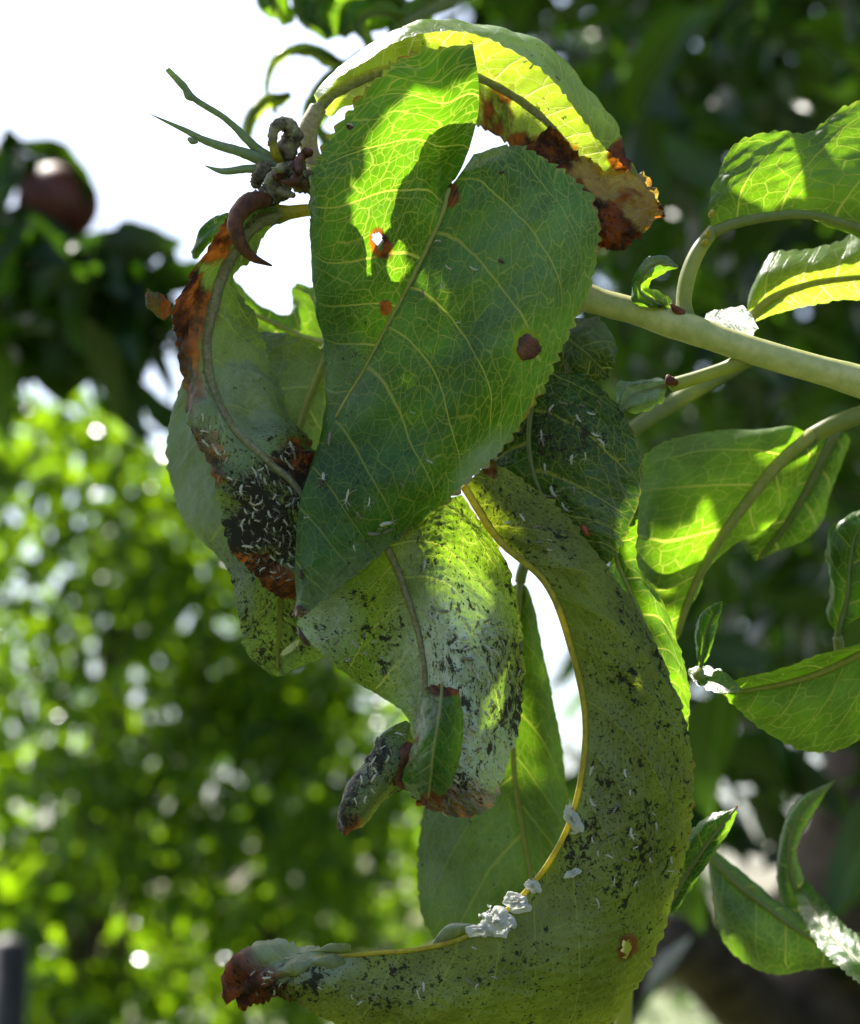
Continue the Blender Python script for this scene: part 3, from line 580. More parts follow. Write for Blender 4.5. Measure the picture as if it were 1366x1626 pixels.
F2 = [
 ((652, 1150, -2), [(646, 1146, -1), (638, 1150, 1)], [(656, 1162, -1), (660, 1180, 2)]),
 ((626, 1186, -5), [(612, 1178, -3), (602, 1180, 1)], [(640, 1206, -4), (654, 1236, 1)]),
 ((596, 1222, -6), [(582, 1212, -4), (576, 1218, 1)], [(610, 1240, -5), (622, 1262, 0)]),
 ((572, 1262, -6), [(560, 1250, -4), (553, 1258, 1)], [(584, 1272, -5), (596, 1282, 0)]),
 ((554, 1296, -5), [(544, 1288, -4), (540, 1294, 0)], [(562, 1302, -4), (570, 1304, 0)]),
 ((546, 1328, -4), [(541, 1322, -3), (537, 1318, -2)], [(549, 1326, -3), (552, 1322, -2)])]
leaf('F2', SH, F2, M_SOOT, step=.35, spacing=4, quilt=.3, wave=.5, seed=7, rib=None, label='narrow folded leaf end crusted with soot and pale insect skins', brown=[(545, 1310, 30, 30, .6)], mould=[(580, 1215, 40, 70, .9, 40), (550, 1280, 30, 50, .9), (640, 1260, 30, 30, .9)], wax=[(600, 1250, 60, 60, .4)], tooth=.6)
tube('twisted_end', [(668, 1250, 0), (650, 1240, -2), (634, 1228, -3), (640, 1200, -4), (652, 1185, -3)], [1.2, 1.6, 1.8, 1.5, 1.0], M_DRY, HERO['F2'], lump=.3)

# G: long sickle-shaped leaf, folded along its yellow midrib
Gs = []
for (m, r1, r2) in [((738, 772, 5), (760, 748, 5), (782, 724, 7)), ((792, 855, 5), (838, 822, 2), (886, 800, 6)), ((868, 925, 4), (918, 905, 1), (968, 900, 6)), ((906, 1020, 3), (972, 1005, -1), (1040, 1024, 5)),
                    ((930, 1130, 2), (1010, 1122, -2), (1086, 1150, 4)), ((925, 1230, 1), (1012, 1250, -3), (1098, 1280, 3)), ((898, 1325, 0), (988, 1372, -4), (1078, 1404, 3)), ((842, 1410, 0), (935, 1500, -4), (1030, 1540, 3)),
                    ((762, 1478, 0), (840, 1572, -4), (940, 1652, 3)), ((680, 1506, 0), (720, 1602, -4), (785, 1690, 3)), ((580, 1516, 0), (602, 1592, -3), (630, 1668, 3)), ((490, 1524, -1), (494, 1570, -3), (506, 1612, 2)),
                    ((420, 1545, -2), (428, 1568, -3), (442, 1588, 1)), ((372, 1578, -2), (376, 1592, -2), (384, 1604, 0))]:
    m, r1, r2 = map(np.array, (m, r1, r2)); l1 = m + .35 * (r1 - m) + (0, 0, 7); l2 = m + .72 * (r1 - m) + (0, 0, 13)
    Gs.append((tuple(m), [tuple(l1), tuple(l2)], [tuple(r1), tuple(r2)]))
leaf('G', SH, Gs, M_SOOT, pucker=2.2, flip=True, step=.32, spacing=8, slope=.6, quilt=.7, wave=.6, seed=8, rib=M_RIBY, ribr=(.65, .3), ribside=-.12, ribend=.9,
     label='long sickle-shaped leaf with yellow midrib, olive underside dotted with black mould',
     brown=[(995, 1505, 16, 25, .7), (385, 1585, 70, 40, 1.1), (430, 1560, 20, 20, .6), (780, 740, 20, 20, .6)],
     mould=[(850, 830, 120, 100, .56), (1020, 1130, 100, 300, .56), (980, 1350, 120, 140, .64), (600, 1560, 220, 70, .58), (800, 1560, 180, 90, .5), (470, 1555, 70, 45, .8)],
     wax=[(945, 1240, 55, 140, .28), (480, 1530, 80, 30, .9), (860, 880, 50, 50, .25), (880, 1470, 80, 60, .2), (600, 1570, 130, 40, .15)], holes=[(995, 1507, 8, 16, 0)], edge_brown=.35)
# pale flaps of the folded half showing above the rib
FL = [((690, 1504, 2), [(686, 1496, 2), (690, 1490, 3)], [(694, 1508, 3), (698, 1512, 4)]), ((715, 1490, 1), [(705, 1476, 0), (712, 1468, 2)], [(722, 1496, 3), (728, 1502, 4)]),
      ((742, 1480, 1), [(735, 1470, 0), (742, 1466, 2)], [(746, 1486, 3), (750, 1492, 4)]), ((762, 1474, 2), [(758, 1470, 2), (760, 1468, 3)], [(764, 1478, 3), (766, 1482, 4)])]
leaf('G2', HERO['G'], FL, M_SOOT, flip=True, step=.4, rib=None, seed=9, wax=[(720, 1480, 60, 40, 1.0)], tooth=.2, quilt=.1, wave=.1)
HERO['G2'].name = 'folded_margin'
FL2 = [((560, 1516, 1), [(556, 1508, 1), (558, 1506, 2)], [(562, 1522, 3), (564, 1528, 5)]), ((500, 1512, 0), [(494, 1508, 0), (498, 1506, 2)], [(502, 1526, -2), (505, 1536, 0)]),
       ((440, 1528, -2), [(430, 1520, -1), (432, 1516, 2)], [(446, 1545, -4), (452, 1556, -3)]), ((392, 1558, -3), [(384, 1548, -2), (386, 1544, 1)], [(398, 1572, -4), (404, 1584, -3)]),
       ((352, 1582, -3), [(347, 1576, -2), (350, 1572, 0)], [(356, 1596, -4), (362, 1610, -3)])]
leaf('G3', HERO['G'], FL2, M_SOOT, flip=True, step=.35, rib=None, seed=10, wax=[(470, 1525, 70, 30, .7)], brown=[(370, 1580, 75, 55, 1.2), (430, 1575, 50, 22, .9)], mould=[(410, 1570, 60, 30, .5)], tooth=2.0, quilt=.8, wave=2.0, pucker=2.5)
HERO['G3'].name = 'curled_tip'

# H: dark glossy leaves behind, to the right of A
H1 = [((880, 520, 18), [(866, 545, 18), (850, 575, 20)], [(900, 508, 17), (915, 503, 18)]), ((905, 540, 16), [(890, 565, 17), (880, 600, 20)], [(928, 520, 15), (952, 506, 18)]),
      ((930, 560, 15), [(915, 585, 16), (905, 610, 19)], [(950, 545, 15), (968, 532, 18)]), ((950, 580, 16), [(938, 600, 16), (930, 615, 18)], [(964, 572, 16), (974, 565, 18)]), ends((966, 600, 18), 2, 2)]
leaf('H1', SH, H1, M_SHADED, step=.4, spacing=6, seed=12, rib=M_RIBG, ribr=(.4, .2), ribside=.05, wave=.6, label='small dark shiny leaf end peeping out beside the shot hole', wax=[(930, 520, 60, 40, .4)])
H2 = [((850, 590, 14), [(820, 600, 15), (790, 620, 17)], [(890, 590, 13), (930, 592, 15)]), ((845, 640, 13), [(810, 650, 14), (770, 670, 17)], [(905, 630, 11), (962, 628, 14)]),
      ((840, 700, 12), [(800, 700, 14), (765, 710, 17)], [(920, 690, 9), (1004, 690, 13)]), ((850, 760, 11), [(810, 760, 13), (770, 765, 16)], [(930, 755, 8), (1018, 762, 12)]),
      ((880, 820, 11), [(845, 830, 13), (810, 840, 15)], [(945, 815, 8), (1008, 820, 11)]), ((920, 862, 11), [(895, 872, 13), (870, 880, 15)], [(955, 855, 9), (985, 862, 11)]), ends((958, 898, 11), 2, 2)]
leaf('H2', SH, H2, M_SHADED, pucker=1.3, step=.32, spacing=8, slope=.4, seed=13, rib=M_RIBG, ribr=(.5, .3), ribside=.05, wave=.5, quilt=.4, label='dark leaf behind the folded leaf with a sooty patch and white insect skins', mould=[(890, 680, 80, 60, .7), (900, 800, 70, 70, .45)], wax=[(960, 800, 60, 50, .18)], edge_brown=.3)
I1 = [((975, 868, 14), [(970, 880, 14), (965, 895, 13)], [(992, 850, 12), (1012, 800, 10)]), ((985, 905, 13), [(972, 925, 12), (955, 950, 11)], [(1000, 900, 13), (1006, 905, 15)]),
      ((1010, 960, 12), [(985, 975, 11), (960, 1000, 10)], [(1030, 950, 12), (1048, 956, 15)]), ((1035, 1020, 11), [(1005, 1040, 10), (980, 1060, 9)], [(1062, 1010, 11), (1082, 1020, 14)]),
      ((1052, 1080, 10), [(1025, 1095, 9), (1000, 1110, 9)], [(1078, 1075, 10), (1095, 1085, 13)]), ((1068, 1130, 10), [(1050, 1140, 9), (1035, 1150, 9)], [(1084, 1128, 10), (1096, 1132, 12)]), ends((1090, 1168, 10), 2, 2)]
leaf('I', SH, I1, M_LIME, step=.35, spacing=6, slope=.5, seed=14, rib=M_RIB, ribr=(.45, .2), ribside=.1, wave=.4, label='narrow bright-veined leaf showing along the outer rim of the sickle leaf', edge_brown=.3)
# small leaf behind the sickle leaf, lower down
J1 = [((1055, 1455, 14), [(1050, 1440, 14), (1052, 1425, 15)], [(1066, 1450, 13), (1074, 1446, 14)]), ((1090, 1390, 13), [(1076, 1375, 13), (1066, 1362, 15)], [(1104, 1396, 12), (1112, 1392, 14)]),
      ((1120, 1345, 12), [(1104, 1330, 12), (1096, 1318, 14)], [(1134, 1350, 11), (1144, 1345, 14)]), ((1148, 1308, 11), [(1138, 1298, 11), (1132, 1292, 13)], [(1158, 1310, 11), (1166, 1306, 13)]), ends((1172, 1279, 11), 2, 2)]
leaf('J', SH, J1, M_LEAF, step=.35, spacing=5, seed=15, rib=M_RIBG, ribr=(.5, .2), ribside=.1, label='small pointed leaf jutting out from behind the sickle leaf', brown=[(1174, 1278, 8, 8, .8)])

# withered tip: crusted knot, hook, sprigs
HERO['knot'] = tube('withered_knot', [(500, 290, 13), (470, 280, 11), (452, 250, 9), (465, 215, 8), (452, 196, 7), (436, 205, 6), (432, 232, 6)], [2.0, 2.2, 2.0, 1.6, 1.1, .9, .7], M_CRUD, SH, n=60, sides=12, lump=.3)
for k in range(9):
    a = random.uniform(0, 6.28); c = np.array((random.uniform(428, 495), random.uniform(225, 318), random.uniform(4, 10))); d = np.array((math.cos(a), math.sin(a), random.uniform(-.4, .1))) * random.uniform(9, 20)
    tube('withered_shred', [c - d * .6, c + (random.uniform(-6, 6), random.uniform(-6, 6), -1.5), c + d * .7 + (random.uniform(-5, 5), 4, -2), c + d + (random.uniform(-9, 9), random.uniform(-9, 9), -1)], [.5, .9, .6, .12], random.choice([M_DRY, M_CRUD, M_RIBD, M_DRY]), SH, n=18, sides=7, lump=.4)
HERO['knot2'] = tube('withered_knot', [(462, 262, 9), (440, 300, 7), (418, 318, 6), (400, 335, 5), (372, 372, 4)], [1.6, 2.0, 1.9, 1.7, 1.2], M_CRUD, SH, n=50, sides=12, lump=.6)
tube('withered_knot', [(425, 262, 7), (412, 280, 6), (404, 296, 6)], [1.3, 1.2, .8], M_CRUD, SH, n=20, sides=10, lump=.5)
tube('yellow_stalk', [(432, 212, 6), (436, 240, 6), (446, 262, 8)], [.7, .7, .9], M_RIBY, SH, n=16)
tube('withered_hook', [(425, 318, 3), (400, 320, 1), (380, 338, -1), (374, 360, -2), (384, 390, -2), (404, 410, -1), (432, 422, 0)], [1.2, 1.6, 1.5, 1.3, 1.0, .7, .15], M_DRY, SH, n=50, sides=10, lump=.12)
tube('sprig', [(445, 262, 8), (410, 238, 7), (360, 190, 5), (310, 158, 3), (290, 135, 2), (266, 110, 1)], [1.2, .8, .5, .5, .6, .42], M_SPRIG, SH, n=40, lump=.1)
tube('sprig', [(440, 262, 8), (385, 242, 6), (330, 225, 5), (290, 205, 4), (238, 181, 3)], [1.3, .85, .65, .42, .05], M_SPRIG, SH, n=40, lump=.1)
tube('sprig', [(440, 270, 8), (395, 268, 7), (355, 272, 6), (325, 263, 5)], [.95, .7, .55, .06], M_SPRIG, SH, n=30, lump=.1)
tube('sprig', [(438, 258, 8), (400, 244, 7), (374, 236, 7)], [.7, .6, .1], M_SPRIG, SH, n=16, lump=.1)
tube('bud_swelling', [(314, 226, 4), (306, 224, 4), (299, 220, 4)], [.2, .6, .3], M_SPRIG, SH, n=14)
tube('bud_swelling', [(310, 160, 3), (300, 152, 2.6), (290, 136, 2)], [.2, .75, .2], M_SPRIG, SH, n=14)
# dried scrap beside C
leaf('scrap', SH, [((262, 508, 6), [(254, 502, 7), (248, 495, 8)], [(268, 500, 5), (272, 492, 6)]), ((248, 485, 5), [(240, 484, 6), (235, 478, 7)], [(254, 476, 4), (258, 470, 6)]), ends((233, 458, 5), 2, 2)], M_LEAF, step=.4, rib=None, seed=16, base_brown=.55, tooth=.1, label='dried brown scrap of leaf beside the red-brown rim')
leaf('cap', SH, [((392, 352, 10), [(385, 342, 9), (380, 338, 10)], [(385, 365, 10), (380, 372, 11)]), ((350, 352, 9), [(352, 342, 9), (356, 340, 10)], [(340, 372, 8), (335, 385, 10)]), ((318, 375, 9), [(322, 362, 9), (330, 354, 10)], [(312, 395, 9), (312, 410, 11)]), ends((308, 400, 11), 2, 2)],
     M_LEAF, step=.4, rib=None, seed=17, tooth=.2, label='dark green leaf fold at the top of the red-brown rim')

# K: leaf on the stem reaching out of the picture
K = [((1132, 365, 14), [(1128, 345, 14), (1130, 300, 15)], [(1136, 370, 16), (1140, 372, 20)]), ((1165, 352, 14), [(1155, 300, 13), (1168, 232, 15)], [(1170, 362, 17), (1175, 364, 22)]), ((1215, 341, 14), [(1215, 280, 12), (1228, 208, 15)], [(1218, 352, 18), (1222, 352, 24)]),
     ((1275, 337, 14), [(1285, 275, 12), (1285, 208, 16)], [(1276, 350, 18), (1278, 352, 24)]), ((1330, 348, 14), [(1345, 270, 12), (1345, 166, 16)], [(1328, 362, 18), (1326, 366, 24)]), ((1400, 375, 14), [(1420, 290, 13), (1430, 160, 16)], [(1395, 392, 18), (1390, 400, 24)]),
     ((1470, 430, 15), [(1490, 350, 14), (1510, 250, 17)], [(1460, 450, 18), (1450, 460, 22)]), ends((1540, 520, 17), 2, 2)]
leaf('K', SH, K, M_LIME, flip=True, step=.38, spacing=8, slope=.4, seed=18, rib=M_RIBG, ribr=(1.0, .5), ribside=-.5, wave=.6, label='wavy-edged leaf on a bent green stalk rising from the stem')
tube('petiole', [(1134, 364, 14), (1108, 400, 13), (1092, 440, 12), (1086, 480, 11), (1090, 508, 10)], [1.1, 1.3, 1.35, 1.3, 1.6], M_RIBG, HERO['K'])
for c in ((1124, 372, 12), (1119, 386, 12), (1130, 340, 12)): tube('gland', [(c[0] - 3, c[1] + 4, c[2]), c, (c[0] + 2, c[1] - 5, c[2] - 1)], [.3, .55, .3], M_RIBY, HERO['K'], n=8, sides=8)
tube('bud', [(1083, 498, 9), (1072, 490, 8), (1066, 482, 8)], [.8, .6, .2], M_DRY, SH, n=10)
# curled young leaf on the stem
leaf('curl', SH, [((1062, 494, 9), [(1058, 488, 8), (1050, 484, 8)], [(1066, 486, 9), (1068, 478, 10)]), ((1036, 476, 9), [(1028, 482, 7), (1016, 484, 8)], [(1040, 466, 9), (1046, 460, 11)]), ((1016, 462, 9), [(1008, 470, 7), (1003, 474, 9)], [(1024, 458, 9), (1034, 456, 11)]),
     ((1018, 440, 8), [(1006, 440, 7), (1005, 432, 9)], [(1028, 446, 8), (1040, 446, 10)]), ((1038, 420, 8), [(1026, 412, 7), (1024, 404, 9)], [(1046, 430, 8), (1056, 436, 10)]), ((1062, 416, 8), [(1056, 406, 7), (1054, 400, 9)], [(1068, 424, 8), (1074, 428, 10)]), ends((1078, 424, 9), 2, 2)],
     M_LIME, step=.32, spacing=3, seed=19, rib=M_RIBG, ribr=(.5, .2), tooth=.7, wave=.6, label='tiny curled young leaf sprouting from the stem', wax=[(1040, 410, 50, 20, .8)])
# spur below the stem with a young pale leaf
tube('spur', [(1190, 568, 9), (1150, 585, 10), (1105, 600, 11), (1066, 612, 12)], [1.4, 1.1, 1.1, 1.2], M_RIBG, SH, n=24)
tube('bud', [(1074, 608, 11), (1064, 604, 10), (1060, 596, 10)], [.5, .9, .3], M_DRY, SH, n=10)
leaf('young', SH, [((1060, 612, 12), [(1056, 602, 12), (1050, 598, 13)], [(1058, 626, 12), (1056, 636, 13)]), ((1030, 618, 12), [(1020, 606, 11), (1005, 602, 13)], [(1032, 636, 11), (1034, 646, 13)]), ((1000, 630, 12), [(990, 616, 11), (978, 606, 13)], [(1008, 646, 11), (1012, 656, 13)]), ends((975, 664, 13), 2, 2)],
     M_LIME, step=.4, spacing=4, seed=20, rib=M_RIBG, ribr=(.4, .2), label='pale young leaf at the end of the short spur below the stem', wax=[(1020, 625, 60, 40, .9)], wave=.8)
leaf('glint', SH, [((1118, 512, 16), [(1122, 500, 16), (1126, 496, 16)], [(1120, 520, 16), (1124, 524, 16)]), ((1150, 512, 16), [(1154, 496, 16), (1158, 490, 16)], [(1150, 530, 16), (1152, 536, 16)]), ((1182, 518, 16), [(1184, 496, 16), (1186, 490, 16)], [(1182, 540, 16), (1183, 544, 16)]), ends((1205, 522, 16), 2, 2)],
     M_LEAF, step=.5, seed=21, rib=None, glint=(1160, 515, 16), wave=.12, quilt=.1, label='leaf end glaring white in the sun behind the stem')

# ------------------------------------------------------------------ other twigs at the side
def twig(path, rads, label, mat=M_STEM):
    e = empty('plum_twig', PX(path[-1]), label, 'twig'); tube('stem', path, rads, mat, e, n=40, sides=12); return e
TL = twig([(1192, 506, 36), (1186, 530, 38), (1215, 560, 40), (1310, 592, 42), (1420, 630, 44)], [.9, .9, 1.0, 1.4, 1.8], 'plum twig with one bright lime green leaf above the stem', M_RIBG)
leaf('L', TL, [((1188, 508, 36), [(1190, 490, 36), (1192, 470, 37)], [(1196, 510, 36), (1204, 508, 37)]), ((1225, 474, 35), [(1215, 440, 34), (1222, 404, 37)], [(1236, 488, 35), (1246, 494, 37)]), ((1280, 452, 34), [(1275, 425, 33), (1275, 396, 36)], [(1285, 470, 35), (1290, 482, 37)]), ((1340, 442, 34), [(1335, 415, 33), (1330, 384, 36)], [(1342, 460, 35), (1344, 474, 37)]),
     ((1410, 440, 34), [(1400, 400, 33), (1395, 360, 36)], [(1412, 460, 35), (1414, 476, 37)]), ends((1500, 450, 36), 2, 2)], M_GLOW, step=.5, spacing=7, slope=.3, seed=22, rib=M_RIB, ribr=(.9, .4), ribside=.3)
TJ = twig([(1285, 694, 42), (1330, 672, 42), (1400, 650, 44), (1480, 640, 46)], [1.4, 1.6, 1.8, 2.0], 'plum twig carrying a broad leaf with thick yellow-green midrib', M_RIBG)
leaf('Jb', TJ, [((1290, 690, 42), [(1260, 682, 42), (1230, 685, 43)], [(1292, 700, 42), (1294, 706, 43)]), ((1240, 730, 41), [(1190, 700, 39), (1120, 682, 42)], [(1250, 750, 42), (1258, 770, 45)]), ((1190, 790, 40), [(1110, 755, 36), (1035, 712, 41)], [(1210, 815, 42), (1225, 830, 46)]), ((1145, 850, 40), [(1065, 830, 36), (1000, 775, 41)], [(1160, 860, 42), (1180, 860, 46)]),
     ((1110, 910, 41), [(1050, 905, 38), (1000, 860, 42)], [(1120, 905, 43), (1128, 895, 46)]), ((1085, 970, 42), [(1050, 970, 41), (1020, 940, 44)], [(1090, 965, 43), (1094, 955, 45)]), ends((1072, 1020, 43), 2, 2)], M_LIME, flip=True, step=.5, spacing=9, slope=.4, seed=23, rib=M_RIB, ribr=(1.3, .6), ribside=-.3, wave=.5)
leaf('Jc', TJ, [((1330, 680, 60), [(1290, 690, 60), (1260, 700, 62)], [(1345, 690, 60), (1350, 700, 62)]), ((1290, 760, 60), [(1230, 750, 58), (1180, 740, 62)], [(1310, 770, 60), (1322, 775, 64)]), ((1250, 830, 60), [(1190, 820, 58), (1150, 810, 62)], [(1275, 845, 60), (1290, 850, 64)]), ends((1200, 892, 62), 2, 2)], M_LEAF, step=.6, seed=24, rib=M_RIBG, ribr=(1, .4), ribside=.2)
TM = twig([(1420, 1010, 18), (1470, 1000, 18), (1560, 990, 18)], [1.0, 1.2, 1.5], 'plum twig with a toothed leaf half in shade and a pointed leaflet', M_RIBG)
leaf('M', TM, [((1420, 1010, 18), [(1420, 1050, 18), (1418, 1090, 20)], [(1418, 1005, 16), (1415, 1000, 15)]), ((1366, 1035, 18), [(1366, 1100, 16), (1362, 1172, 20)], [(1364, 1022, 13), (1362, 1022, 10)]), ((1310, 1062, 18), [(1305, 1125, 16), (1295, 1194, 20)], [(1306, 1045, 13), (1302, 1038, 10)]), ((1255, 1080, 18), [(1250, 1130, 16), (1238, 1178, 20)], [(1252, 1066, 13), (1246, 1058, 10)]),
     ((1205, 1090, 18), [(1202, 1120, 17), (1195, 1148, 20)], [(1202, 1078, 14), (1198, 1070, 11)]), ((1170, 1095, 18), [(1168, 1106, 18), (1164, 1116, 19)], [(1168, 1088, 16), (1164, 1080, 14)]), ends((1140, 1092, 18), 2, 2)], M_LIME, flip=True, step=.38, spacing=6.5, slope=.5, seed=25, rib=M_RIB, ribr=(.8, .3), ribside=-.4, wave=.3, tooth=.7)
leaf('M3', TM, [((1178, 1094, 17), [(1170, 1100, 17), (1165, 1100, 17)], [(1172, 1086, 17), (1168, 1082, 17)]), ((1145, 1084, 17), [(1142, 1096, 17), (1140, 1100, 17)], [(1146, 1072, 17), (1148, 1066, 17)]), ((1112, 1072, 17), [(1108, 1082, 17), (1106, 1086, 17)], [(1112, 1062, 17), (1114, 1058, 17)]), ends((1092, 1066, 17), 2, 2)], M_LEAF, step=.5, seed=33, rib=None, glint=(1135, 1080, 17), wave=.12, quilt=.1)
leaf('M2', TM, [((1112, 1066, 20), [(1108, 1050, 20), (1106, 1040, 21)], [(1118, 1056, 20), (1124, 1048, 21)]), ((1118, 1020, 20), [(1108, 1010, 19), (1104, 1004, 21)], [(1130, 1020, 19), (1136, 1016, 21)]), ((1128, 985, 20), [(1116, 978, 19), (1114, 974, 21)], [(1138, 984, 20), (1142, 980, 21)]), ends((1147, 955, 20), 2, 2)], M_LIME, step=.4, spacing=4, seed=26, rib=M_RIBG, ribr=(.4, .2))
tube('petiole', [(1112, 1066, 20), (1108, 1072, 19), (1118, 1078, 19)], [.8, .9, .8], M_RIBG, HERO['M2'], n=10)
TN = twig([(1330, 1012, 30), (1345, 1060, 32), (1420, 1120, 34), (1500, 1140, 34)], [.9, 1.0, 1.3, 1.5], 'plum twig with a leaf curling round on itself', M_RIBG)
leaf('N', TN, [((1330, 1010, 30), [(1322, 990, 30), (1318, 970, 31)], [(1340, 1000, 30), (1346, 990, 31)]), ((1345, 950, 29), [(1325, 940, 28), (1318, 925, 30)], [(1365, 955, 29), (1380, 950, 31)]), ((1350, 890, 28), [(1325, 885, 26), (1312, 880, 29)], [(1375, 890, 28), (1390, 880, 31)]), ((1362, 840, 27), [(1340, 835, 26), (1325, 830, 29)], [(1385, 840, 28), (1400, 830, 30)]), ends((1400, 800, 29), 2, 2)], M_LIME, step=.5, spacing=6, seed=27, rib=M_RIBG, ribr=(.6, .3), wave=.7)
TO = twig([(1130, 1352, 60), (1098, 1342, 60), (1050, 1370, 64), (1000, 1500, 70), (985, 1720, 80)], [.9, 1.0, 1.2, 1.4, 2], 'drooping plum twig with a dull dark leaf hanging before the brown trunk', M_RIBG)
leaf('O', TO, [((1122, 1352, 58), [(1126, 1365, 58), (1128, 1375, 60)], [(1134, 1352, 58), (1142, 1356, 60)]), ((1165, 1400, 56), [(1145, 1430, 55), (1138, 1465, 60)], [(1180, 1390, 57), (1195, 1395, 60)]), ((1215, 1440, 55), [(1185, 1480, 53), (1165, 1515, 60)], [(1228, 1428, 56), (1240, 1432, 60)]), ((1270, 1480, 55), [(1240, 1520, 54), (1220, 1545, 60)], [(1282, 1465, 56), (1290, 1460, 60)]), ((1330, 1510, 56), [(1310, 1530, 56), (1290, 1540, 60)], [(1338, 1500, 57), (1342, 1490, 60)]), ends((1400, 1530, 58), 2, 2)], M_LEAF, flip=True, step=.6, spacing=8, seed=28, rib=M_RIBG, ribr=(.8, .3), ribside=-.4)
TP = twig([(1420, 1560, 42), (1470, 1600, 42), (1560, 1640, 42)], [1, 1.2, 1.5], 'plum twig whose narrow leaf shines white in the sun', M_RIBG)
leaf('P', TP, [((1420, 1560, 42), [(1410, 1575, 42), (1400, 1590, 43)], [(1430, 1548, 42), (1435, 1540, 43)]), ((1366, 1528, 42), [(1352, 1538, 42), (1345, 1546, 43)], [(1376, 1512, 41), (1380, 1502, 43)]), ((1318, 1482, 42), [(1305, 1490, 42), (1298, 1500, 43)], [(1330, 1470, 41), (1336, 1462, 43)]), ((1282, 1428, 42), [(1272, 1432, 42), (1266, 1436, 43)], [(1292, 1422, 41), (1298, 1416, 43)]), ends((1262, 1375, 42), 2, 2)], M_LIME, step=.5, spacing=5, seed=29, rib=M_RIBG, ribr=(.6, .2), wave=.3, glint=(1330, 1490, 42))
leaf('P2', TP, [((1420, 1500, 62), [(1410, 1515, 62), (1400, 1525, 63)], [(1430, 1490, 62), (1436, 1480, 63)]), ((1340, 1500, 62), [(1330, 1515, 62), (1322, 1522, 64)], [(1346, 1485, 62), (1350, 1476, 64)]), ((1275, 1440, 62), [(1256, 1448, 62), (1246, 1452, 64)], [(1288, 1436, 62), (1294, 1430, 64)]), ((1252, 1360, 62), [(1242, 1360, 62), (1236, 1358, 64)], [(1262, 1358, 62), (1268, 1354, 64)]), ((1272, 1290, 62), [(1264, 1284, 62), (1258, 1280, 64)], [(1280, 1296, 62), (1286, 1298, 64)]), ends((1335, 1232, 62), 2, 2)], M_LEAF, flip=True, step=.6, seed=30, rib=M_RIBG, ribr=(.6, .2))
TQ = twig([(826, 925, 42), (832, 900, 42), (860, 830, 46), (980, 700, 60), (1200, 560, 80)], [1.0, 1.0, 1.1, 1.4, 1.8], 'plum twig with a long broad leaf hanging behind the sickle leaf', M_RIBG)
leaf('Q', TQ, [((826, 925, 42), [(816, 930, 42), (808, 940, 44)], [(834, 930, 42), (842, 945, 44)]), ((818, 1020, 42), [(790, 1030, 42), (770, 1040, 45)], [(845, 1040, 42), (865, 1060, 45)]), ((814, 1120, 42), [(760, 1130, 41), (720, 1140, 45)], [(860, 1150, 42), (890, 1180, 46)]), ((816, 1220, 42), [(740, 1240, 41), (680, 1260, 45)], [(870, 1260, 42), (905, 1290, 46)]), ((828, 1310, 42), [(740, 1350, 40), (664, 1370, 45)], [(880, 1350, 42), (915, 1370, 46)]),
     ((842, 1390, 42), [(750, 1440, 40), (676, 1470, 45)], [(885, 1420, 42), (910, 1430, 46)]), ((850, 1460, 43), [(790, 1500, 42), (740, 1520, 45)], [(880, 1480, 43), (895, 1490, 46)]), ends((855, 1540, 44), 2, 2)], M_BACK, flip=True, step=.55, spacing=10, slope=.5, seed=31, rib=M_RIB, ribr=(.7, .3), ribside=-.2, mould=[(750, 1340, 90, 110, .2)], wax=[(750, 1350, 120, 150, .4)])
# bright leaf behind, at the left, and loose ends against the sky
leaf('R', SH, [((580, 548, 50), [(560, 590, 55), (550, 620, 60)], [(560, 500, 55), (545, 470, 60)]), ((500, 540, 58), [(500, 575, 57), (495, 605, 60)], [(495, 480, 58), (470, 452, 60)]), ((450, 520, 60), [(435, 560, 59), (425, 590, 62)], [(455, 500, 60), (462, 495, 62)]), ((390, 490, 60), [(370, 520, 59), (355, 545, 62)], [(410, 480, 60), (425, 500, 62)]), ((360, 445, 60), [(350, 460, 60), (344, 475, 61)], [(366, 440, 60), (374, 445, 61)]), ends((346, 415, 60), 2, 2)], M_LIME, flip=True, step=.6, seed=32, rib=M_RIB, ribr=(.6, .3), label='blurred lime green leaf glowing behind the broad pale leaf')
tube('petiole', [(580, 548, 50), (640, 500, 40), (700, 430, 25), (720, 390, 18)], [.9, 1, 1.1, 1.3], M_RIBG, HERO['R'])
TS = twig([(640, 40, 160), (680, 20, 165), (800, -40, 180), (1000, -120, 210)], [1.2, 1.3, 1.8, 2.6], 'blurred plum twig of curled leaves against the white sky above the arched leaf', M_RIBG)
def strip_leaf(par, pts, wid, mat, seed, dep=0):
    P = np.array(pts, float); T = np.gradient(P[:, :2], axis=0); T /= np.linalg.norm(T, axis=1)[:, None]; nn = np.stack([-T[:, 1], T[:, 0]], -1); st = []
    for i, p in enumerate(P):
        k = wid * max(.02, math.sin(math.pi * (i + .25) / (len(P) - .5))) ; a = nn[i] * k
        st.append((tuple(p), [(p[0] + a[0] * .6, p[1] + a[1] * .6, p[2] - 2), (p[0] + a[0], p[1] + a[1], p[2] + 3)], [(p[0] - a[0] * .6, p[1] - a[1] * .6, p[2] + 2), (p[0] - a[0], p[1] - a[1], p[2] + 6)]))
    return leaf('s%d' % seed, par, st, mat, step=1.0, spacing=8, seed=seed, rib=M_RIBG, ribr=(.9, .3), flip=bool(seed % 2), wave=.8)
strip_leaf(TS, [(640, 60, 160), (590, 90, 158), (530, 130, 155), (500, 190, 152), (520, 215, 150)], 22, M_LIME, 41)
strip_leaf(TS, [(560, 110, 165), (490, 80, 160), (440, 95, 158), (425, 140, 160), (440, 180, 165)], 10, M_GLOW, 42)
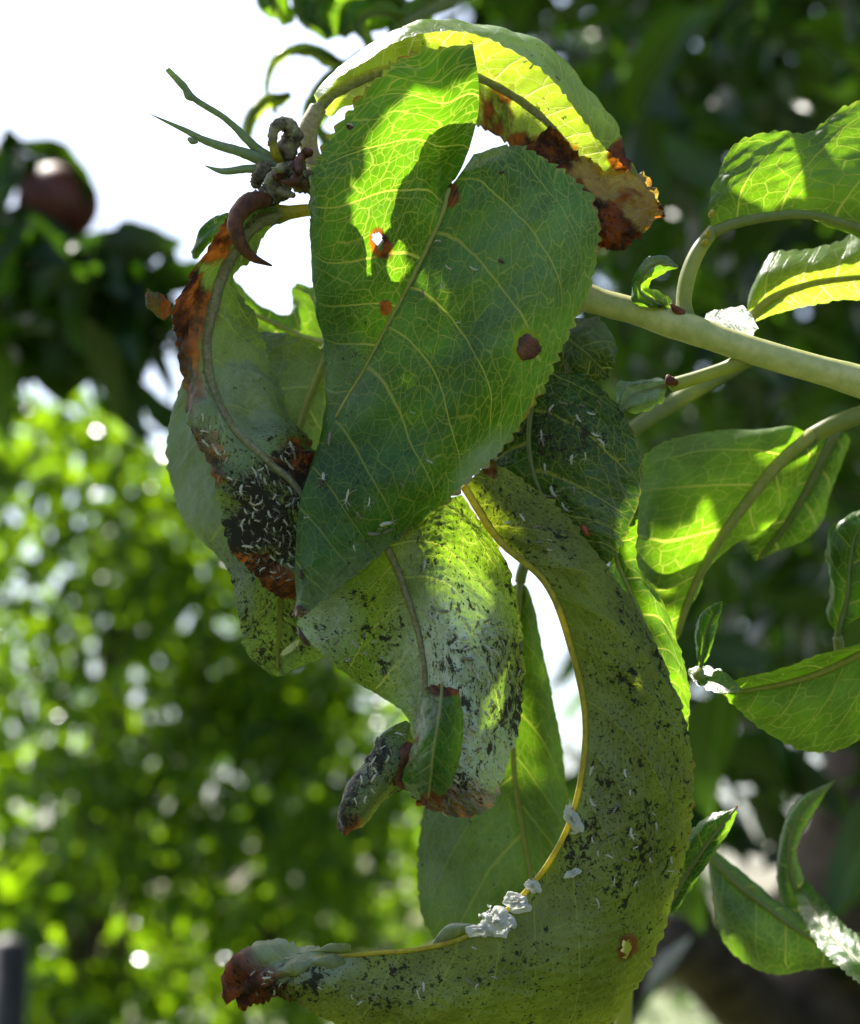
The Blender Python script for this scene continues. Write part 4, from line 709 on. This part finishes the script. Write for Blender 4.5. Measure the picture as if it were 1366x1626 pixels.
strip_leaf(TS, [(460, 150, 158), (420, 160, 156), (398, 190, 155), (392, 225, 156)], 8, M_GLOW, 43)
strip_leaf(TS, [(640, 10, 170), (600, -10, 168), (540, -20, 166), (500, 20, 165), (525, 60, 164)], 28, M_LIME, 44)
strip_leaf(TS, [(520, -30, 170), (470, -40, 168), (430, -20, 166), (455, 40, 165)], 26, M_LIME, 45)
strip_leaf(TS, [(650, 30, 165), (600, 20, 160), (570, 40, 158), (590, 75, 156)], 20, M_GLOW, 46)
strip_leaf(TS, [(500, 200, 160), (530, 240, 158), (570, 250, 157), (600, 230, 158)], 22, M_LIME, 47)

strip_leaf(TS, [(640, -20, 172), (605, 5, 170), (570, 30, 168), (548, 62, 167)], 34, M_LEAF, 48)
strip_leaf(TS, [(470, -45, 176), (490, -10, 174), (512, 25, 172), (526, 62, 171)], 36, M_LEAF, 51)
strip_leaf(TS, [(700, -10, 178), (668, 12, 176), (640, 40, 174), (622, 72, 173)], 34, M_LIME, 52)
strip_leaf(TS, [(430, -60, 180), (424, -25, 179), (440, 10, 178), (470, 30, 177)], 22, M_LEAF, 54)
strip_leaf(TS, [(560, -50, 182), (575, -15, 180), (580, 20, 178), (570, 55, 177)], 30, M_GLOW, 53)
# plum
pc = PT(92, 322, 1.3); pr = 66 * mpp(1.3)
V, F = [], []
for i in range(17):
    th = math.pi * i / 16
    for k in range(28):
        ph = 2 * math.pi * k / 28; sut = 1 - .06 * math.exp(-((ph - 4.4) / .22) ** 2) * math.sin(th); dimp = 1 - .16 * math.exp(-(th / .3) ** 2)
        V.append((pr * sut * math.sin(th) * math.cos(ph), pr * sut * math.sin(th) * math.sin(ph), pr * .97 * math.cos(th) * dimp))
F = [(i * 28 + k, (i + 1) * 28 + k, (i + 1) * 28 + (k + 1) % 28, i * 28 + (k + 1) % 28) for i in range(16) for k in range(28)]
PL = empty('plum', pc, 'reddish brown plum hanging among dark leaves against the sky', 'fruit')
o = bpy.data.objects.new('flesh', mesh_of('flesh', V, F, M_PLUM)); COL.objects.link(o); o.parent = PL
tube('stalk', [pc + Vector((0, 0, pr * .8)), pc + Vector((-.008, 0, pr * 1.2)), pc + Vector((-.03, .01, pr * 1.5))], [1.2, 1, 1.3], M_RIBG, PL, world=True, n=10)

# ------------------------------------------------------------------ insects, cast skins, wax
def aphid(variant, L=1.0):
    """a shed skin: slim segmented body, six thin bent legs, two feelers (unit length)"""
    r = random.Random(variant); V, F = [], []
    def push(d):
        n = len(V); V.extend(d[0]); F.extend([tuple(i + n for i in f) for f in d[1]])
    xs = np.linspace(-.5, .5, 9); bend = r.uniform(-.7, .7); thin = r.uniform(.6, 1.25)
    path = [(x, bend * (x * x - .1), .10 + .05 * math.cos(x * 3)) for x in xs]
    push(tube_data(path, [thin * v for v in (.03, .09, .12, .12, .10, .11, .10, .08, .03)], 7, .5))
    for s in (-1, 1):
        for k, x0 in enumerate((-.12, .06, .24)):
            dx = (-.35, .05, .35)[k] + r.uniform(-.15, .15)
            if r.random() < .4: continue
            push(tube_data([(x0, 0, .1), (x0 + dx * .5, s * .25, .2), (x0 + dx, s * (.45 + r.uniform(-.1, .1)), 0)], [.022, .018, .012], 4))
        if r.random() < .6: push(tube_data([(.45, s * .03, .12), (.7, s * .16, .2), (.95, s * (.2 + r.uniform(0, .2)), .15)], [.016, .012, .008], 4))
    return mesh_of('aphid_skin', V, F, M_SKIN)
ASK = [aphid(v) for v in range(14)]
M_SKIN2 = plain_mat('aphid_skin_grey', (.13, .11, .09), (.36, .33, .28), 1500, .7, (.35, .3, .22), .3, .3)
for me_ in ASK[9:]: me_.materials[0] = M_SKIN2
bvh = {}
def hit(px, py, keys):
    best = None; d = (PT(px, py, D) - CAM).normalized()
    for k in keys:
        if k not in bvh:
            me = HERO[k].data; bvh[k] = BVHTree.FromPolygons([v.co.copy() for v in me.vertices], [tuple(p.vertices) for p in me.polygons])
        h = bvh[k].ray_cast(CAM, d)
        if h[0] is not None and (best is None or h[3] < best[3]): best = (*h, k)
    return best
def scab(name, cx, cy, r, lift, mat, label, n=26):
    V, F = [], []
    for ri in (0, .5, .85, 1):
        for k in range(n if ri else 1):
            a = 2 * math.pi * k / n; rr = r * ri * (1 + .08 * math.sin(3 * a + 1) + .05 * math.sin(7 * a)); h_ = hit(cx + rr * math.cos(a), cy + rr * 1.1 * math.sin(a), ('A',))
            V.append(h_[0] - FWD * (lift * (1 if ri < 1 else .3) + (.12 * math.sin(5 * a) if ri == .5 else 0)) * 1e-3)
    F = [(0, 1 + (k + 1) % n, 1 + k) for k in range(n)] + [(1 + j * n + k, 1 + j * n + (k + 1) % n, 1 + (j + 1) * n + (k + 1) % n, 1 + (j + 1) * n + k) for j in range(2) for k in range(n)]
    add(bpy.data.objects.new(name, mesh_of(name, V, F, mat)), HERO['A'], label)
scab('spot_halo', 836, 548, 24, .12, plain_mat('halo_tissue', (.20, .30, .02), (.36, .46, .05), 900, .5, (.6, .75, .05), .5), 'yellow-green rim around the dead spot')
scab('dead_spot', 839, 552, 19, .45, plain_mat('dead_spot_tissue', (.035, .010, .009), (.16, .06, .04), 420, .6, None, .2, 1, .0006), 'round dried reddish brown spot in the leaf')
ALL = [k for k in ('A', 'B', 'C', 'D', 'E', 'F1', 'F2', 'G', 'G2', 'G3', 'H1', 'H2', 'I', 'J', 'knot', 'knot2') if k in HERO]
def place(name, me, h, size, ang, label, cat, group, lift=0.0):
    n = h[1] if h[1].dot(CAM - h[0]) > 0 else -h[1]; t = (RT * math.cos(ang) - UP * math.sin(ang)); t = (t - n * t.dot(n)).normalized(); b = n.cross(t)
    m = Matrix((t, b, n)).transposed().to_4x4(); s = size * 1e-3
    o = bpy.data.objects.new(name, me); add(o, None, label, cat, group)
    o.matrix_basis = Matrix.Translation(h[0] + n * lift * 1e-3) @ m @ Matrix.Scale(s, 4); return o
def skin(px, py, L, ang, key, label, group):
    h = hit(px, py, ALL)
    if h is None or h[4] not in key: return
    L *= random.uniform(.6, 1.0)
    place('aphid_skin', ASK[random.randrange(14)], h, L, math.radians(ang), label, 'insect skin', group)
LA, GA = 'pale shed aphid skin on the dark folded leaf with the shot hole', 'aphid skins on the folded leaf'
for px, py, L, a in ((524, 697, 2.6, 95), (513, 760, 2.2, 100), (552, 788, 3.6, 105), (586, 797, 2.2, 100), (570, 818, 1.6, 60), (592, 846, 3.8, 20), (612, 830, 3.0, 10), (614, 842, 2.2, -10), (487, 822, 1.4, 0), (480, 905, 1.9, 70), (562, 870, 1.6, 70),
                     (682, 733, 1.8, 30), (712, 425, 1.8, 40), (752, 427, 2.4, 25), (702, 455, 1.4, 60), (672, 466, 1.6, 80), (695, 383, 1.2, 0), (580, 568, 1.3, 50), (760, 241, 2.6, -60), (752, 238, 2.2, 30), (655, 655, 1.2, 20), (638, 770, 1.2, 60), (655, 748, 1.5, 90), (728, 512, .9, 0), (482, 970, 2.4, 20), (472, 972, 2.0, 80), (556, 198, 1.6, 20)):
    skin(px, py, L, a, ('A',), LA, GA)
def spread(poly, n, keys, L, ang, label, group, tries=12):
    P = np.array(poly, float); lo, hi = P.min(0), P.max(0); done = 0; used = []
    def inside(x, y):
        c = False; j = len(P) - 1
        for i in range(len(P)):
            if (P[i][1] > y) != (P[j][1] > y) and x < (P[j][0] - P[i][0]) * (y - P[i][1]) / (P[j][1] - P[i][1]) + P[i][0]: c = not c
            j = i
        return c
    for _ in range(n * tries):
        if done >= n: break
        x, y = random.uniform(lo[0], hi[0]), random.uniform(lo[1], hi[1])
        if not inside(x, y) or any(math.hypot(x - a, y - b) < 9 for a, b in used): continue
        used.append((x, y)); skin(x, y, random.uniform(*L), ang + random.gauss(0, 45), keys, label, group); done += 1
spread([(365, 770), (470, 700), (480, 900), (450, 930), (385, 880)], 95, ('C',), (1.0, 2.0), 70, 'small pale shed aphid skin on the black sooty end of the twisted leaf', 'aphid skins on the sooty leaf end')
spread([(320, 600), (345, 600), (350, 700), (385, 770), (360, 780), (320, 720)], 16, ('C',), (1.2, 1.9), 60, 'small pale shed aphid skin stuck along the red-brown rim of the twisted leaf', 'aphid skins along the dried rim')
LE, GE = 'pale shed aphid skin on the grey bloom of the cupped leaf', 'aphid skins on the cupped leaf'
spread([(665, 990), (720, 960), (790, 990), (830, 1030), (825, 1110), (780, 1120), (740, 1060), (690, 1070)], 48, ('E',), (1.4, 2.4), 15, LE, GE)
spread([(730, 1130), (800, 1120), (800, 1220), (780, 1290), (690, 1300), (735, 1200)], 26, ('E',), (1.3, 2.2), 40, LE, GE)
spread([(630, 880), (720, 900), (760, 960), (690, 980), (640, 960)], 10, ('E',), (1.2, 2.0), 70, LE, GE)
spread([(480, 985), (560, 1010), (660, 1010), (650, 1110), (560, 1060)], 14, ('E',), (1.2, 2.0), 40, LE, GE)
spread([(640, 1150), (600, 1165), (545, 1270), (540, 1325), (560, 1300), (620, 1220)], 20, ('F2',), (1.3, 2.1), 60, 'pale shed aphid skin on the narrow crusted leaf end', 'aphid skins on the narrow leaf end')
spread([(850, 640), (960, 640), (960, 720), (880, 840), (860, 760)], 20, ('H2',), (1.5, 2.4), 70, 'pale shed aphid skin on the dark leaf behind the folded leaf', 'aphid skins on the dark leaf')
LG, GG = 'pale shed aphid skin on the underside of the sickle leaf', 'aphid skins on the sickle leaf'
spread([(930, 1180), (1060, 1180), (1070, 1380), (1000, 1480), (900, 1420)], 30, ('G',), (1.2, 2.2), 70, LG, GG)
spread([(450, 1535), (760, 1500), (860, 1500), (800, 1610), (520, 1610)], 12, ('G',), (1.2, 2.0), 40, LG, GG)
spread([(400, 1540), (460, 1520), (460, 1580), (400, 1575)], 9, ('G', 'G3'), (1.2, 2.0), 20, 'pale shed aphid skin on the curled brown tip of the sickle leaf', 'aphid skins on the curled tip')
spread([(820, 800), (900, 880), (880, 900), (800, 830)], 6, ('G',), (1.2, 1.8), 40, LG, GG)
spread([(560, 110), (600, 90), (630, 60), (860, 90), (980, 215), (900, 140), (760, 60)], 10, ('B',), (1, 1.6), 30, 'tiny pale aphid skin on the rolled rim of the arched leaf', 'aphid skins on the arched leaf')

spread([(425, 250), (470, 200), (500, 260), (500, 300), (440, 330), (400, 330)], 16, ('knot', 'knot2'), (.9, 1.7), 40, 'pale shed aphid skin on the crusted withered knot of the shoot tip', 'aphid skins on the withered tip')
# woolly wax clumps beside the yellow midrib
def clump(seed, n):
    r = random.Random(seed); V, F = [], []; nr, na = 12, 40; off = [r.uniform(0, 6) for _ in range(6)]
    for i in range(nr):
        t = i / (nr - 1)
        for k in range(na):
            a = 2 * math.pi * k / na; e = 1 + .22 * math.sin(2 * a + off[0]) + .1 * math.sin(5 * a + off[1]) + .05 * math.sin(11 * a + off[2]); x, y_ = t * e * .8 * math.cos(a), t * e * .5 * math.sin(a)
            V.append((x + r.uniform(-.02, .02), y_ + r.uniform(-.02, .02), .34 * (1 - t ** 2) * (.45 + .55 * abs(math.sin(x * 7 + off[3]) * math.cos(y_ * 8 + off[4]))) + r.uniform(-.05, .08) * (1 - t * .8)))
    F = [(i * na + k, (i + 1) * na + k, (i + 1) * na + (k + 1) % na, i * na + (k + 1) % na) for i in range(nr - 1) for k in range(na)]
    for _ in range(n * 3):                                                   # loose crumbs
        a = r.uniform(0, 6.28); d = min(.85, abs(r.gauss(.6, .2))); c = np.array((d * .9 * math.cos(a), d * .6 * math.sin(a), .02)); b = len(V); q = r.uniform(.03, .09)
        V += [c + np.array([r.gauss(0, q), r.gauss(0, q), abs(r.gauss(0, q * .6))]) for _ in range(4)]; F += [(b, b + 1, b + 2), (b, b + 2, b + 3), (b, b + 3, b + 1), (b + 1, b + 3, b + 2)]
    return mesh_of('wax_clump', V, F, M_WAX)
for i, (px, py, s, a, n, lb) in enumerate(((792, 1466, 4.2, -35, 16, 'large woolly white wax clump below the yellow midrib'), (912, 1302, 2.6, -60, 10, 'round woolly white wax clump high on the yellow midrib'), (848, 1408, 1.9, -50, 8, 'small white wax clump on the bend of the yellow midrib'),
                                 (910, 1388, 1.5, 20, 7, 'small double speck of white wax out on the sickle leaf'), (764, 1478, 2.6, 0, 9, 'white wax clump next to the pale folded margin'), (822, 1434, 3.0, 0, 9, 'white wax tuft spreading from the large clump'))):
    h = hit(px, py, ('G',))
    if h: place('wax_clump', clump(i, n), h, s, math.radians(-a), lb, 'wax clump', 'woolly wax on the sickle leaf', .5)
# living insects
def bug(seed, mats):
    V, F = tube_data([(-.5, 0, .18), (-.3, 0, .25), (0, 0, .28), (.25, 0, .22), (.42, 0, .2), (.55, 0, .16)], [.05, .2, .24, .15, .12, .04], 10)
    for s in (-1, 1):
        for x in (-.1, .1, .28):
            d = tube_data([(x, 0, .2), (x + (x - .1) * 1.2, s * .35, .3), (x + (x - .1) * 2, s * .6, 0)], [.03, .025, .015], 4); n = len(V); V += d[0]; F += [tuple(i + n for i in f) for f in d[1]]
    return mesh_of('aphid', V, F, mats)
for px, py, L, a, m, lb in ((931, 842, 2.0, 60, M_RED, 'live red aphid on the dark leaf behind the folded leaf'), (512, 768, 1.4, 90, M_BUG, 'dark aphid below a white skin on the folded leaf'), (480, 912, 1.5, 80, M_BUG, 'dark aphid near the pointed tip of the folded leaf'), (478, 965, 1.6, 20, M_BUG, 'dark aphid at the very tip of the folded leaf'), (797, 274, 1.0, 0, M_BUG, 'dark speck-like aphid at the top of the folded leaf'), (796, 415, 1.1, 30, M_BUG, 'dark aphid beside a pale streak on the folded leaf')):
    h = hit(px, py, ALL)
    if h: place('aphid', bug(1, m), h, L, math.radians(a), lb, 'aphid', 'live aphids')
# winged aphid at the leaf tip
h = hit(488, 1008, ALL)
q = N('wing_film'); tb = q.n('ShaderNodeBsdfTransparent', i_Color=(.93, .95, .9)); gl = q.n('ShaderNodeBsdfGlossy', i_Color=(.6, .65, .5), i_Roughness=.25); tl = q.n('ShaderNodeBsdfTranslucent', i_Color=(.6, .65, .45))
ad = q.n('ShaderNodeMixShader', i_0=.5); q.set(ad, '1', gl.outputs[0]); q.set(ad, '2', tl.outputs[0]); mx = q.n('ShaderNodeMixShader', i_0=.35); q.set(mx, '1', tb.outputs[0]); q.set(mx, '2', ad.outputs[0]); M_WING = q.end(mx.outputs[0])
WA = empty('winged_aphid', PX((480, 1010, -2)), 'dark winged aphid with one clear wing spread at the tip of the cupped leaf', 'aphid')
tube('body', [(474, 996, -2), (478, 1008, -3), (486, 1020, -2.5), (492, 1026, -2)], [.15, .45, .5, .15], M_BUG, WA, n=14)
wp = [(476, 1014, -3), (462, 1022, -3.4), (450, 1032, -3.5), (445, 1040, -3.4), (452, 1041, -3.3), (464, 1034, -3.1), (474, 1024, -3)]
add(bpy.data.objects.new('wing', mesh_of('wing', PX(wp), [tuple(range(len(wp)))], M_WING)), WA)

# unseen leaves added above the frame, set along sun rays to shade the shoot
U1 = SUN.cross(Vector((0, 0, 1))).normalized(); U2 = SUN.cross(U1)
aS, a1, a2 = np.array(SUN), np.array(U1), np.array(U2)
def sun2(P): return np.stack([P @ a1, P @ a2], -1)
LIT = [(450, 130, 158, 60, 60), (560, 60, 160, 90, 60), (1152, 515, 16, 34, 26), (725, 125, 0, 28, 50), (600, 310, -4, 90, 110), (620, 190, -4, 70, 70), (612, 455, -3, 34, 28), (720, 60, 12, 200, 60), (860, 130, 12, 130, 90), (950, 230, 10, 80, 70), (1020, 315, 8, 40, 40), (560, 120, 10, 50, 40), (725, 870, 4, 70, 60),
       (930, 995, 0, 22, 14), (965, 1062, 0, 22, 12), (1040, 960, 12, 30, 70), (1085, 1090, 11, 15, 60), (1220, 270, 13, 55, 45), (1340, 200, 14, 40, 30), (1280, 430, 35, 110, 60), (1230, 1120, 17, 70, 60), (1130, 1082, 18, 40, 14), (1230, 715, 40, 50, 25),
       (990, 480, 12, 70, 20), (1040, 440, 9, 40, 50), (1345, 850, 28, 30, 60), (1320, 1480, 42, 50, 70), (1020, 630, 12, 50, 30), (790, 1462, -2, 70, 26), (912, 1302, -1, 22, 26), (890, 1340, 0, 30, 60), (470, 500, 60, 50, 30), (1000, 840, 10, 15, 30), (1160, 1295, 12, 14, 16), (820, 1180, 42, 20, 60)]
litp = []
SOLID = [k for k in HERO if HERO[k].type == 'MESH']
for x, y, dz, rx, ry in LIT:
    for r in (0, .55, 1.0):
        for k in range(1 if r == 0 else 10): a = 2 * math.pi * k / 10; litp.append((x + rx * r * math.cos(a), y + ry * r * math.sin(a), dz))
def depth(p):
    h = hit(p[0], p[1], SOLID)
    return np.array(h[0]) if h else PX(np.array((p[0], p[1], 6.0)))
litp = sun2(np.array([PX(p) for p in np.array(litp, float)]))
gxx, gyy = np.meshgrid(np.arange(250, 1400, 18), np.arange(40, 1660, 18)); tgt = np.stack([gxx.ravel(), gyy.ravel(), np.full(gxx.size, 6.0)], -1)
hh = [hit(p[0], p[1], SOLID) for p in tgt]; tw = np.array([h[0] for h in hh if h]); t2 = sun2(tw); cov = np.array([((litp - p) ** 2).sum(1).min() < .0025 ** 2 for p in t2])
SHADE_P, SHADE_R, SHADE_S = [], [], []; far0 = cov.copy(); cnt = np.zeros(len(t2), int)
for _ in range(9000):
    need = np.flatnonzero(~cov)
    if len(need) < 30: break
    j = need[rng.integers(0, len(need))]; Lf = rng.choice([.08, .07, .055, .04, .028, .018]); Rm = frames(1, .1, .4)[0]
    ring = np.array([PROTO[0][0][i] for i in range(NS * NA)]) * Lf; c0 = ring.mean(0)
    loc = (Rm @ (ring - c0).T).T; f2 = sun2(loc); q = t2[j] + f2
    def inside(pts, kk=1.0):
        ax = f2[(NS - 1) * NA + 1] - f2[1]; l = np.linalg.norm(ax); ax = ax / l; nn = np.array([-ax[1], ax[0]]); wd = np.abs((f2 - f2[1]) @ nn).max(); m = t2[j] + (f2[1] + f2[(NS - 1) * NA + 1]) / 2
        dd = pts - m; return ((dd @ ax) / (l / 2)) ** 2 + ((dd @ nn) / max(wd, 1e-4)) ** 2 < kk
    if inside(litp).any(): continue
    new = inside(t2, .6) & ~cov
    if new.sum() < 2: continue
    t = .1
    while t < .75:
        pos = tw[j] + aS * t; _x, _y, _z = scr(pos[None])
        if _y[0] < -(Lf * .75 / mpp(_z[0])) - 30: break
        t += .01
    SHADE_P.append(tw[j] + aS * (t + rng.uniform(0, .06)) - Rm @ c0); SHADE_R.append(Rm); SHADE_S.append(Lf); cnt += inside(t2, .6); cov = far0 | (cnt >= 2)
pv, pu, pq = PROTO[0]; nS = len(SHADE_P)
SV = np.concatenate([(Rm * sz @ pv.T).T + p for p, Rm, sz in zip(SHADE_P, SHADE_R, SHADE_S)]); SQ = (pq[None] + (np.arange(nS) * len(pv))[:, None, None]).reshape(-1, 4)
add(bpy.data.objects.new('overhanging_foliage', fast_mesh('overhanging_foliage', SV, SQ, F_SHADED, np.tile(pu, (nS, 1)), np.repeat(rng.uniform(0, .8, nS), len(pv)))), T1, kind='stuff')
